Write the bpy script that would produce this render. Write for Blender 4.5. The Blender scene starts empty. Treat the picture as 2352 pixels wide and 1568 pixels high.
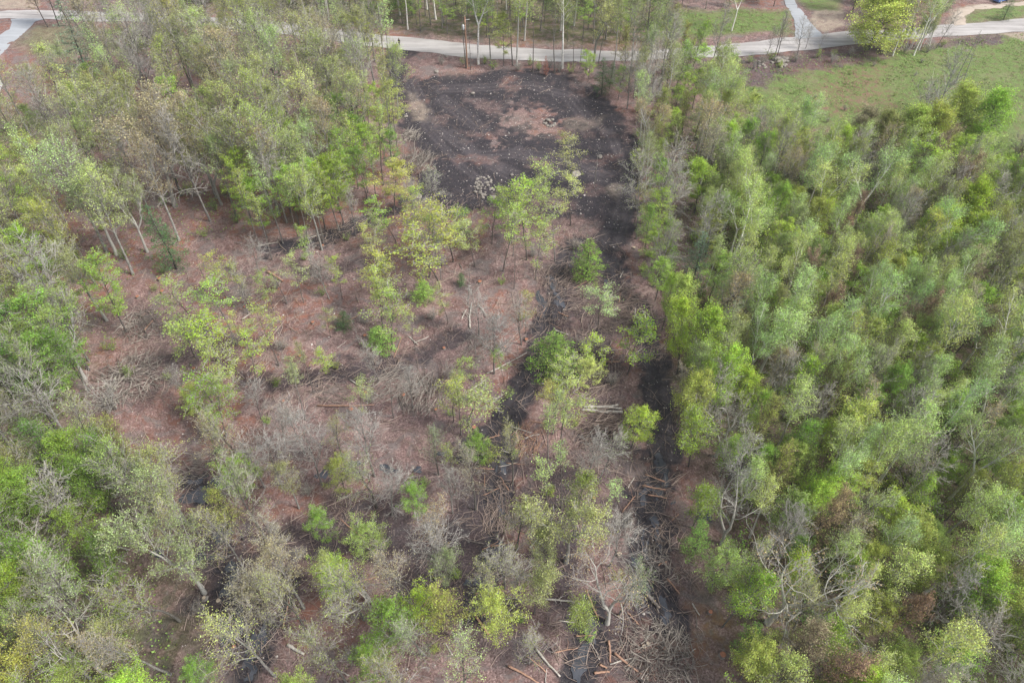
import bpy, math, random
import numpy as np

# ------------------------------------------------------------------ camera, world, sun
random.seed(7)
scene = bpy.context.scene
COL = scene.collection
FPX, PITCH, CAMH = 1631.0, math.radians(48.0), 72.0      # focal length for a 2352 px wide picture
cam_data = bpy.data.cameras.new("camera")
cam = bpy.data.objects.new("camera", cam_data)
COL.objects.link(cam)
cam_data.sensor_width = 36.0
cam_data.lens = FPX / 2352.0 * 36.0
cam_data.clip_end = 3000
cam.location = (0, 0, CAMH)
cam.rotation_euler = (math.radians(90) - PITCH, 0, 0)
scene.camera = cam

SUN_EL, SUN_AZ = 50.0, 108.0          # azimuth from +Y towards +X: soft light from the right
world = bpy.data.worlds.new("World")
scene.world = world
world.use_nodes = True
wn = world.node_tree
bg = wn.nodes["Background"]
sky = wn.nodes.new("ShaderNodeTexSky")
sky.sky_type = 'NISHITA'
sky.sun_disc = False
sky.sun_elevation = math.radians(SUN_EL)
sky.sun_rotation = math.radians(SUN_AZ)
sky.air_density = 1.0
sky.dust_density = 1.5
grey = wn.nodes.new("ShaderNodeHueSaturation")        # high thin cloud: the sky light is nearly white
grey.inputs["Saturation"].default_value = .35
wn.links.new(sky.outputs[0], grey.inputs["Color"])
wn.links.new(grey.outputs[0], bg.inputs[0])
bg.inputs[1].default_value = 0.11
sun_data = bpy.data.lights.new("sun", 'SUN')
sun_data.energy = 2.7
sun_data.angle = math.radians(15)
sun_data.color = (1.0, 0.95, 0.88)
sun = bpy.data.objects.new("sun", sun_data)
COL.objects.link(sun)
sun.rotation_euler = (math.radians(90 - SUN_EL), 0, math.radians(180 - SUN_AZ))
scene.view_settings.view_transform = 'Standard'
scene.view_settings.look = 'None'
scene.view_settings.exposure = 0.85
scene.view_settings.gamma = 1.0
scene.render.film_transparent = False
scene.cycles.use_denoising = True
HAZE = .00016
scene.cycles.volume_bounces = 1
scene.cycles.max_bounces = 5
scene.cycles.diffuse_bounces = 3
scene.cycles.glossy_bounces = 2
scene.cycles.transmission_bounces = 3
scene.cycles.transparent_max_bounces = 8

# ------------------------------------------------------------------ picture <-> ground
CT, ST = math.cos(PITCH), math.sin(PITCH)
def G(u, v):
    x = (u - 1176) / FPX; y = -(v - 784) / FPX
    dy, dz = CT + y * ST, -ST + y * CT
    t = CAMH / -dz
    return (x * t, dy * t)
def PJ(x, y, z):
    dz = z - CAMH
    zc = y * CT - dz * ST
    yc = y * ST + dz * CT
    return (1176 + FPX * x / zc, 784 - FPX * yc / zc)
def gz(x, y):
    """gentle relief of the forest floor, levelled out towards the road"""
    k = min(1.0, max(0.0, (128.0 - y) / 25.0))
    return k * (0.28 * math.sin(x * .11 + 1.3) * math.cos(y * .13) + 0.16 * math.sin(x * .31 + y * .23) + .09 * math.sin(x * .7 - y * .55)) - 0.0
def gz_np(x, y):
    k = np.clip((128.0 - y) / 25.0, 0, 1)
    return k * (0.28 * np.sin(x * .11 + 1.3) * np.cos(y * .13) + 0.16 * np.sin(x * .31 + y * .23) + .09 * np.sin(x * .7 - y * .55))

# ------------------------------------------------------------------ mesh helper
class MB:
    def __init__(s):
        s.v, s.f, s.m = [], [], []
    def quad(s, a, b, c, d, m=0):
        n = len(s.v); s.v += [a, b, c, d]; s.f.append((n, n+1, n+2, n+3)); s.m.append(m)
    def box(s, x0, x1, y0, y1, z0, z1, m=0):
        n = len(s.v)
        s.v += [(x0,y0,z0),(x1,y0,z0),(x1,y1,z0),(x0,y1,z0),(x0,y0,z1),(x1,y0,z1),(x1,y1,z1),(x0,y1,z1)]
        for q in ((0,3,2,1),(4,5,6,7),(0,1,5,4),(1,2,6,5),(2,3,7,6),(3,0,4,7)):
            s.f.append(tuple(n+i for i in q)); s.m.append(m)
    def tube(s, pts, rad, sides=5, m=0, cap=None, start_cap=None):
        n0 = len(s.v); k = len(pts)
        for i in range(k):
            a = pts[max(0, i-1)]; b = pts[min(k-1, i+1)]
            d = (b[0]-a[0], b[1]-a[1], b[2]-a[2])
            L = math.sqrt(d[0]**2+d[1]**2+d[2]**2) or 1.0
            d = (d[0]/L, d[1]/L, d[2]/L)
            if abs(d[2]) < .92: h = (0.0, 0.0, 1.0)
            else: h = (1.0, 0.0, 0.0)
            e1 = (d[1]*h[2]-d[2]*h[1], d[2]*h[0]-d[0]*h[2], d[0]*h[1]-d[1]*h[0])
            L = math.sqrt(e1[0]**2+e1[1]**2+e1[2]**2) or 1.0
            e1 = (e1[0]/L, e1[1]/L, e1[2]/L)
            e2 = (d[1]*e1[2]-d[2]*e1[1], d[2]*e1[0]-d[0]*e1[2], d[0]*e1[1]-d[1]*e1[0])
            p, r = pts[i], rad[i]
            for j in range(sides):
                a_ = 6.28318 * j / sides
                c_, s_ = math.cos(a_) * r, math.sin(a_) * r
                s.v.append((p[0]+e1[0]*c_+e2[0]*s_, p[1]+e1[1]*c_+e2[1]*s_, p[2]+e1[2]*c_+e2[2]*s_))
        for i in range(k-1):
            for j in range(sides):
                j2 = (j+1) % sides
                s.f.append((n0+i*sides+j, n0+i*sides+j2, n0+(i+1)*sides+j2, n0+(i+1)*sides+j)); s.m.append(m)
        if cap is not None:
            s.f.append(tuple(n0+(k-1)*sides+j for j in range(sides))); s.m.append(cap)
        if start_cap is not None:
            s.f.append(tuple(n0+j for j in reversed(range(sides)))); s.m.append(start_cap)
    def leaf(s, p, size, up=.5, m=0, rnd=random, asp=.72):
        nx, ny, nz = rnd.gauss(0, 1), rnd.gauss(0, 1), rnd.gauss(0, 1)+up*2
        L = math.sqrt(nx*nx+ny*ny+nz*nz) or 1; nx, ny, nz = nx/L, ny/L, nz/L
        ax, ay, az = rnd.gauss(0, 1), rnd.gauss(0, 1), rnd.gauss(0, 1)
        bx, by, bz = ny*az-nz*ay, nz*ax-nx*az, nx*ay-ny*ax
        L = math.sqrt(bx*bx+by*by+bz*bz) or 1; bx, by, bz = bx/L, by/L, bz/L
        cx, cy, cz = ny*bz-nz*by, nz*bx-nx*bz, nx*by-ny*bx
        h, w = size*.5, size*.5*asp
        x, y, z = p
        n = len(s.v)
        s.v += [(x+bx*h, y+by*h, z+bz*h), (x+cx*w, y+cy*w, z+cz*w), (x-bx*h, y-by*h, z-bz*h), (x-cx*w, y-cy*w, z-cz*w)]
        s.f.append((n, n+1, n+2, n+3)); s.m.append(m)
    def mesh(s, name, mats, smooth=False):
        me = bpy.data.meshes.new(name)
        me.from_pydata(s.v, [], s.f)
        for mt in mats: me.materials.append(mt)
        if len(mats) > 1: me.polygons.foreach_set("material_index", s.m)
        if smooth: me.polygons.foreach_set("use_smooth", [True]*len(s.f))
        me.update()
        return me

def link(name, data, parent=None, loc=None, rot=None):
    o = bpy.data.objects.new(name, data); COL.objects.link(o)
    if parent is not None: o.parent = parent
    if loc is not None: o.location = loc
    if rot is not None: o.rotation_euler = rot
    return o
def tag(o, label=None, cat=None, group=None, kind=None):
    for k, v in (("label", label), ("category", cat), ("group", group), ("kind", kind)):
        if v: o[k] = v
    return o

# ------------------------------------------------------------------ materials
def mat(name):
    m = bpy.data.materials.new(name); m.use_nodes = True
    nt = m.node_tree
    return m, nt, nt.nodes, nt.links, nt.nodes["Principled BSDF"]
def noise(N, L, scale, detail=4, rough=.6, vec=None, dist=0):
    n = N.new("ShaderNodeTexNoise"); n.inputs["Scale"].default_value = scale
    n.inputs["Detail"].default_value = detail; n.inputs["Roughness"].default_value = rough
    n.inputs["Distortion"].default_value = dist
    if vec is not None: L.new(vec, n.inputs["Vector"])
    return n.outputs[0]
def ramp(N, L, src, stops):
    r = N.new("ShaderNodeValToRGB"); cr = r.color_ramp
    while len(cr.elements) < len(stops): cr.elements.new(.5)
    for e, (p, c) in zip(cr.elements, stops):
        e.position = p; e.color = (*c, 1) if len(c) == 3 else c
    L.new(src, r.inputs[0]); return r.outputs[0]
def mix(N, L, f, a, b, mode='MIX'):
    m = N.new("ShaderNodeMix"); m.data_type = 'RGBA'; m.blend_type = mode
    for s, v in ((m.inputs[0], f), (m.inputs[6], a), (m.inputs[7], b)):
        if isinstance(v, (int, float)): s.default_value = v
        elif isinstance(v, tuple): s.default_value = (*v, 1)
        else: L.new(v, s)
    return m.outputs[2]
def math_(N, L, op, a, b=0.0, clamp=False):
    m = N.new("ShaderNodeMath"); m.operation = op; m.use_clamp = clamp
    for s, v in ((m.inputs[0], a), (m.inputs[1], b)):
        if isinstance(v, (int, float)): s.default_value = v
        else: L.new(v, s)
    return m.outputs[0]
def mrange(N, L, v, a, b, c=0.0, d=1.0):
    m = N.new("ShaderNodeMapRange"); m.interpolation_type = 'SMOOTHSTEP'
    L.new(v, m.inputs[0])
    for i, x in enumerate((a, b, c, d)): m.inputs[i+1].default_value = x
    return m.outputs[0]
def bump(N, L, b, h, strength=.5, dist=.1):
    n = N.new("ShaderNodeBump"); n.inputs["Strength"].default_value = strength; n.inputs["Distance"].default_value = dist
    L.new(h, n.inputs["Height"]); L.new(n.outputs[0], b.inputs["Normal"])
def simple(name, col, rough=.8, var=.25, scale=3.0, metal=0.0):
    m, nt, N, L, b = mat(name)
    tc = N.new("ShaderNodeTexCoord").outputs["Object"]
    nz = noise(N, L, scale, 5, .6, tc)
    dk = tuple(c*(1-var) for c in col); lt = tuple(min(1, c*(1+var)) for c in col)
    L.new(ramp(N, L, nz, [(.3, dk), (.7, lt)]), b.inputs["Base Color"])
    b.inputs["Roughness"].default_value = rough; b.inputs["Metallic"].default_value = metal
    return m

def leaf_material(name, trans=.35):
    """leaf colour comes from each tree's own object colour, varied leaf by leaf and clump by clump"""
    m, nt, N, L, b = mat(name)
    oi = N.new("ShaderNodeObjectInfo"); ge = N.new("ShaderNodeNewGeometry")
    tc = N.new("ShaderNodeTexCoord").outputs["Object"]
    isl = ge.outputs["Random Per Island"]
    hv = N.new("ShaderNodeHueSaturation")
    L.new(oi.outputs["Color"], hv.inputs["Color"])
    L.new(math_(N, L, 'ADD', math_(N, L, 'MULTIPLY', isl, .05), .475), hv.inputs["Hue"])
    cl = noise(N, L, .9, 2, .5, tc)
    val = math_(N, L, 'MULTIPLY', mrange(N, L, isl, 0, 1, .7, 1.35), mrange(N, L, cl, .35, .65, .68, 1.28))
    L.new(val, hv.inputs["Value"])
    hv.inputs["Saturation"].default_value = 1.0
    b.inputs["Roughness"].default_value = .55
    b.inputs["Specular IOR Level"].default_value = .25
    L.new(hv.outputs[0], b.inputs["Base Color"])
    tr = N.new("ShaderNodeBsdfTranslucent"); L.new(hv.outputs[0], tr.inputs[0])
    ms = N.new("ShaderNodeMixShader"); ms.inputs[0].default_value = trans
    L.new(b.outputs[0], ms.inputs[1]); L.new(tr.outputs[0], ms.inputs[2])
    L.new(ms.outputs[0], N["Material Output"].inputs[0])
    return m
M_LEAF = leaf_material("spring_leaf")
M_NEEDLE = leaf_material("needle_spray", .12)

def bark_material(name, birch=False):
    m, nt, N, L, b = mat(name)
    oi = N.new("ShaderNodeObjectInfo")
    tc = N.new("ShaderNodeTexCoord").outputs["Object"]
    mp = N.new("ShaderNodeMapping"); L.new(tc, mp.inputs[0])
    mp.inputs["Scale"].default_value = (2.5, 2.5, 6.0) if birch else (5, 5, 1.0)
    nz = noise(N, L, 1.6 if birch else 2.4, 5, .65, mp.outputs[0])
    nz2 = noise(N, L, .6, 3, .6, tc)
    if birch:
        c = mix(N, L, mrange(N, L, nz, .56, .66), oi.outputs["Color"], (.05, .045, .04))
        c = mix(N, L, mrange(N, L, nz2, .5, .75, 0, .5), c, (.25, .23, .20))
    else:
        c = mix(N, L, mrange(N, L, nz, .35, .65, .25, 1.0), (.035, .03, .028), oi.outputs["Color"])
        c = mix(N, L, mrange(N, L, nz2, .5, .7, 0, .55), c, (.13, .16, .11))      # lichen
    L.new(c, b.inputs["Base Color"]); b.inputs["Roughness"].default_value = .9
    bump(N, L, b, nz, .5, .04)
    return m
M_BARK = bark_material("rough_bark")
M_BIRCH = bark_material("birch_bark", True)
def twig_material(name, a, c):
    m, nt, N, L, b = mat(name)
    ge = N.new("ShaderNodeNewGeometry"); oi = N.new("ShaderNodeObjectInfo")
    r = math_(N, L, 'FRACT', math_(N, L, 'ADD', math_(N, L, 'MULTIPLY', ge.outputs["Random Per Island"], .7), math_(N, L, 'MULTIPLY', oi.outputs["Random"], .6)))
    L.new(ramp(N, L, r, [(0, a), (1, c)]), b.inputs["Base Color"]); b.inputs["Roughness"].default_value = .85
    return m
M_TWIG_GREY = twig_material("grey_twig", (.20, .18, .165), (.42, .40, .37))
M_TWIG_PALE = twig_material("pale_twig", (.22, .205, .19), (.44, .42, .39))
M_TWIG_BROWN = twig_material("brown_twig", (.13, .085, .07), (.28, .20, .16))
M_STICK = twig_material("dead_stick", (.11, .075, .062), (.42, .33, .28))
M_CUT = simple("fresh_cut_wood", (.34, .145, .085), .7, .3, 6)
M_CUTPALE = simple("pale_cut_wood", (.52, .42, .31), .7, .2, 6)
M_LOGBARK = simple("log_bark", (.20, .17, .15), .9, .5, 4)
M_LOGPALE = simple("weathered_log", (.42, .39, .35), .9, .4, 4)
M_LOGPEEL = simple("peeled_wood", (.36, .215, .15), .8, .35, 4)
M_ROCK = simple("field_stone", (.26, .235, .21), .9, .35, 2.2)

# ------------------------------------------------------------------ outlines, in picture pixels (2352 wide) on the ground
ROAD_UP = [(-500,30),(0,24),(100,25),(350,30),(600,45),(864,78),(984,90),(1067,100),(1184,110),(1350,117),(1450,118),(1567,113),(1701,97),(1801,87),(1935,73),(2068,68),(2185,55),(2351,43),(2600,24)]
ROAD_LO = [(-500,52),(0,45),(100,46),(350,52),(600,72),(800,99),(911,113),(984,120),(1084,135),(1200,139),(1350,144),(1484,138),(1567,135),(1701,128),(1835,117),(1951,103),(2051,92),(2168,85),(2351,72),(2600,56)]
W = lambda pts: [G(u, v) for u, v in pts]
MUD = [(915,150),(925,190),(1000,182),(1090,178),(1150,170),(1220,168),(1290,176),(1345,200),(1385,235),(1420,280),(1448,330),(1460,390),(1450,440),(1438,500),(1425,560),(1385,590),(1378,520),(1345,500),(1290,495),(1200,470),(1100,470),(1030,490),(975,465),(965,410),(1000,390),(985,360),(955,330),(935,300),(922,240),(895,150),(905,113),(940,113)]
ISLES = [[(1140,262),(1185,243),(1250,240),(1285,265),(1300,300),(1285,318),(1225,320),(1165,292)], [(1115,330),(1140,310),(1160,335),(1140,352)],
         [(1170,250),(1200,235),(1230,240),(1200,262)]]
TANS = [([(930,205),(958,215),(980,250),(982,275),(950,278),(938,250)], .9), ([(1392,428),(1430,422),(1440,440),(1415,455),(1392,445)], .75), ([(1300,278),(1385,272),(1395,285),(1340,300),(1300,295)], .5), ([(1000,160),(1100,165),(1030,178)],.2), ([(1150,268),(1195,262),(1285,290),(1295,315),(1230,318),(1170,290)], .2)]
TRACKS = [([(1445,380),(1432,470),(1410,540),(1392,600),(1402,660),(1445,705),(1478,760),(1500,820),(1510,900),(1520,960),(1528,1030),(1515,1090),(1495,1140),(1490,1220),(1488,1300),(1500,1370),(1530,1430)], 2.1),
          ([(1320,560),(1290,630),(1270,690),(1258,760),(1225,850),(1192,920),(1160,980),(1110,1015),(1085,1030)], 1.9),
          ([(1160,1000),(1148,1060),(1142,1150),(1132,1250),(1120,1310),(1098,1400)], 1.5),
          ([(1390,600),(1350,590),(1310,570)], 1.5),
          ([(620,572),(700,560),(790,530),(860,500),(925,462),(980,430)], 1.5),
          ([(730,870),(800,850),(880,845),(940,850)], 1.5),
          ([(1360,1420),(1345,1480),(1330,1570)], 1.8),
          ([(560,880),(700,860),(820,862),(960,830),(1050,770)], 1.1), ([(430,1100),(490,1140),(508,1230),(520,1330),(545,1420),(590,1500),(560,1580)], 1.3)]
BRUSHMUD = [[(1300,770),(1400,760),(1430,860),(1360,900),(1300,880)], [(1330,930),(1430,925),(1440,1030),(1340,1030)], [(1260,600),(1330,560),(1400,600),(1420,720),(1300,730),(1240,760)]]
FIELD = [(1620,150),(1750,135),(2000,118),(2180,92),(2300,80),(2600,70),(2700,420),(2352,380),(2200,330),(2000,300),(1850,290),(1720,260),(1660,205)]
FIELD_N = [(1535,110),(1560,90),(1700,82),(1820,74),(1810,25),(1700,20),(1540,25),(1500,60)]
LAWN = [(1835,0),(1860,25),(1930,30),(1940,-30),(1820,-30)]
LAWN2 = [(2230,25),(2352,5),(2600,-10),(2600,30),(2352,40),(2215,52)]
FIELD_NW = [(30,110),(80,55),(230,60),(260,110),(120,130)]
GREENFLOOR = [[(1570,250),(1700,270),(1900,320),(2400,330),(2700,500),(2700,1700),(1700,1700),(1690,1400),(1660,1100),(1560,900),(1570,600)],
              [(-300,300),(100,250),(60,600),(200,900),(300,1200),(430,1568),(-300,1700)]]
SANDS = [[(-400,-60),(95,-60),(92,12),(80,20),(-400,20)], [(2172,64),(2183,22),(2250,10),(2300,12),(2232,22),(2216,36),(2214,58)], [(2296,76),(2600,60),(2600,100),(2352,94)],
         [(1851,60),(1870,25),(1935,22),(1938,60),(1890,75)]]
FURROW = [(1000,235),(1120,300)]

# ------------------------------------------------------------------ ground sheet with painted soil masks
def vnoise(x, y, s, seed):
    rs = np.random.RandomState(seed); T = rs.rand(256, 256)
    fx, fy = x / s, y / s
    ix, iy = np.floor(fx).astype(int), np.floor(fy).astype(int)
    tx, ty = fx - ix, fy - iy
    tx = tx*tx*(3-2*tx); ty = ty*ty*(3-2*ty)
    g = lambda a, b: T[a % 256, b % 256]
    return (g(ix,iy)*(1-tx)+g(ix+1,iy)*tx)*(1-ty)+(g(ix,iy+1)*(1-tx)+g(ix+1,iy+1)*tx)*ty
def fbm(x, y, s, seed): return (vnoise(x,y,s,seed)+.5*vnoise(x,y,s/2.1,seed+1)+.25*vnoise(x,y,s/4.3,seed+2))/1.75
def sdist(X, Y, poly):
    """signed distance in metres, positive inside"""
    d = np.full(X.shape, 1e9); ins = np.zeros(X.shape, bool); n = len(poly)
    for i in range(n):
        (x0, y0), (x1, y1) = poly[i], poly[(i+1) % n]
        ex, ey = x1-x0, y1-y0
        t = np.clip(((X-x0)*ex+(Y-y0)*ey)/(ex*ex+ey*ey+1e-9), 0, 1)
        d = np.minimum(d, (X-x0-t*ex)**2+(Y-y0-t*ey)**2)
        c = ((y0 > Y) != (y1 > Y)) & (X < (x1-x0)*(Y-y0)/((y1-y0) if y1 != y0 else 1e-9)+x0)
        ins ^= c
    return np.where(ins, 1, -1)*np.sqrt(d)
def ldist(X, Y, line):
    d = np.full(X.shape, 1e9)
    for (x0, y0), (x1, y1) in zip(line, line[1:]):
        ex, ey = x1-x0, y1-y0
        t = np.clip(((X-x0)*ex+(Y-y0)*ey)/(ex*ex+ey*ey+1e-9), 0, 1)
        d = np.minimum(d, (X-x0-t*ex)**2+(Y-y0-t*ey)**2)
    return np.sqrt(d)
def soft(sd, a): return np.clip(sd/a*.5+.5, 0, 1)**1.0

def masks(X, Y):
    n1 = fbm(X, Y, 6, 1)-.5; n2 = fbm(X, Y, 1.6, 9)-.5; n3 = fbm(X, Y, 14, 20)-.5; n4 = fbm(X, Y, .75, 90)-.5
    mud = soft(sdist(X, Y, W(MUD))+1.3+n1*2.5+n2*3+n4*2.5, .7)
    for p in ISLES: mud *= 1-.95*soft(sdist(X, Y, W(p))-.5+n1*4+n2*8+n4*6-.9, .5)
    patchy = np.clip((fbm(X, Y, 4.5, 33)-.60+n4*.35)*7, 0, 1); mud *= 1-.5*patchy
    wet = np.zeros_like(X)
    trk = np.zeros_like(X)
    for k, (l, w) in enumerate(TRACKS):
        d = ldist(X, Y, W(l))
        t = soft(w*1.12-d+n1*2.0+n2*2.6+n4*2.6, .4)
        if k in (5, 7): t *= .8
        trk = np.maximum(trk, t)
        if k in (0, 1, 2, 6, 8): wet = np.maximum(wet, soft(w*.9-d+n1*1.5, .8))
    for p in BRUSHMUD: trk = np.maximum(trk, .75*soft(sdist(X, Y, W(p))+n1*5+n2*4, 1.2))
    mud = np.maximum(mud, trk)
    swamp = soft(sdist(X, Y, W([(330,1050),(900,1030),(1540,1060),(1560,1300),(1560,1568),(430,1568),(330,1300)]))+n3*14, 6)
    mud = np.maximum(mud, swamp*np.clip((fbm(X, Y, 5, 44)-.47)*6, 0, .8))
    scuff = soft(sdist(X, Y, W([(340,640),(900,480),(1440,560),(1560,1000),(1560,1500),(430,1568),(240,900)])), 6)
    mud = np.maximum(mud, .55*scuff*np.clip((fbm(X, Y, 3.6, 64)+n4*.4-.60)*9, 0, 1))
    grass = np.zeros_like(X)
    grass = .45*soft(sdist(X, Y, W(FIELD_NW))+n1*4+n2*3, 1.5)
    for p in (FIELD, FIELD_N, LAWN2): grass = np.maximum(grass, soft(sdist(X, Y, W(p))+n1*3+n2*2, 1.5))
    lawn = soft(sdist(X, Y, W(LAWN))+n1*2, 1.0)
    grass = np.maximum(grass, lawn)
    grass0 = grass
    green = np.zeros_like(X)
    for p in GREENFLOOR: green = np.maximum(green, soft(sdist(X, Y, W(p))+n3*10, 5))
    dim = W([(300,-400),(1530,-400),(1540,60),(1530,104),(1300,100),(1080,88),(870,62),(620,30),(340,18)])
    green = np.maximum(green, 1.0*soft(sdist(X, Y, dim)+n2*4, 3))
    sand = np.zeros_like(X)
    for p in SANDS: sand = np.maximum(sand, soft(sdist(X, Y, W(p))+n2*1.5, .5))
    for p, a in TANS: sand = np.maximum(sand, a*.7*soft(sdist(X, Y, W(p))+n1*3+n2*2, .8))
    red = np.clip((fbm(X, Y, 9, 71)-.5)*5, 0, 1)*(1-grass)
    BANK = [(1560,150),(1700,134),(1835,123),(1950,109),(2050,98),(2168,91),(2290,84),(2300,100),(2180,112),(2050,122),(1960,150),(1850,165),(1750,200),(1640,215),(1600,180)]
    bank = soft(sdist(X, Y, W(BANK))+n1*5+n2*4+n4*3, 1.0); grass *= 1-bank; mud = np.maximum(mud, .5*bank)
    grass *= 1-soft(sdist(X, Y, W([(1560,88),(1700,80),(1770,74),(1770,90),(1700,97),(1567,113)]))+n1*3, 1.0)
    for p, a in (([(1880,250),(1900,160),(2000,150),(2020,240),(1950,262)], 1), ([(1700,170),(1760,150),(2000,128),(1990,150),(1800,180)], .9)):
        red = np.maximum(red, a*soft(sdist(X, Y, W(p))+n1*12+n2*5, 2))
    return [np.clip(a, 0, 1) for a in (mud, grass, sand, wet, green, red)], trk

fine_x = np.arange(-128, 128.1, .42); fine_y = np.arange(12, 184.1, .42)
gx = np.concatenate([[-1500,-600,-300,-200,-160,-140], fine_x, [140,160,200,300,600,1500]])
gy = np.concatenate([[-600,-200,-60,-20,0], fine_y, [188,195,210,240,300,500,900,2000]])
GX, GY = np.meshgrid(gx, gy)
(mud_, grass_, sand_, wet_, green_, red_), trk_ = masks(GX, GY)
inside = ((GX > -129) & (GX < 129) & (GY > 11) & (GY < 185)).astype(float)
GZ = gz_np(GX, GY)*inside
lump = (fbm(GX, GY, 1.1, 50)-.5)*.22+(fbm(GX, GY, 3.1, 60)-.5)*.35
calm = np.clip((soft(sdist(GX, GY, W(ROAD_UP+ROAD_LO[::-1]))+2.0, 1.5)), 0, 1)
GZ = GZ+lump*inside*(1-.6*grass_)*(1-calm)-.10*calm
rut = np.zeros_like(GX)
for l, w in TRACKS[:4]:
    d = ldist(GX, GY, W(l)); rut = np.maximum(rut, np.exp(-((d-w*.45)/.35)**2))
for l in ([(950,185),(1005,290),(1090,360),(1200,420)], [(1000,200),(1100,196),(1220,190),(1310,215),(1345,260),(1410,320),(1440,400)], [(1010,208),(1100,205),(1215,199),(1300,222),(1335,268)], [(1080,350),(1180,345),(1300,360),(1400,400)], [(1085,362),(1180,356),(1300,372),(1390,410)], [(1040,300),(1120,370),(1230,420)], [(940,190),(985,300),(1060,380),(1120,430)], [(975,270),(1050,330),(1200,400)], [(1010,230),(1110,305)], [(1020,222),(1120,297)], [(1190,340),(1300,400)], [(1180,350),(1290,410)], [(1400,300),(1440,400),(1425,500)]):
    rut = np.maximum(rut, np.exp(-((ldist(GX, GY, W(l))-.5)/.28)**2))
GZ = GZ-.16*rut*inside
ny_, nx_ = GX.shape
me = bpy.data.meshes.new("ground")
co = np.stack([GX.ravel(), GY.ravel(), GZ.ravel()], 1).astype(np.float32)
idx = np.arange(ny_*nx_).reshape(ny_, nx_)
fa = np.stack([idx[:-1,:-1], idx[:-1,1:], idx[1:,1:], idx[1:,:-1]], -1).reshape(-1, 4).astype(np.int32)
me.vertices.add(len(co)); me.vertices.foreach_set("co", co.ravel())
me.loops.add(fa.size); me.loops.foreach_set("vertex_index", fa.ravel())
me.polygons.add(len(fa)); me.polygons.foreach_set("loop_start", np.arange(0, fa.size, 4, dtype=np.int32))
me.update(calc_edges=True)
me.polygons.foreach_set("use_smooth", np.ones(len(fa), dtype=bool))
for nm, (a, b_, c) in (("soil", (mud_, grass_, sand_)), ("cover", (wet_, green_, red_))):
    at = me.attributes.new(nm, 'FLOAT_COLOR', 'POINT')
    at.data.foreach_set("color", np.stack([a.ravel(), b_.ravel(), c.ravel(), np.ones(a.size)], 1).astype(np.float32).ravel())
rutA = me.attributes.new("rut", 'FLOAT', 'POINT'); rutA.data.foreach_set("value", rut.ravel().astype(np.float32))

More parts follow.
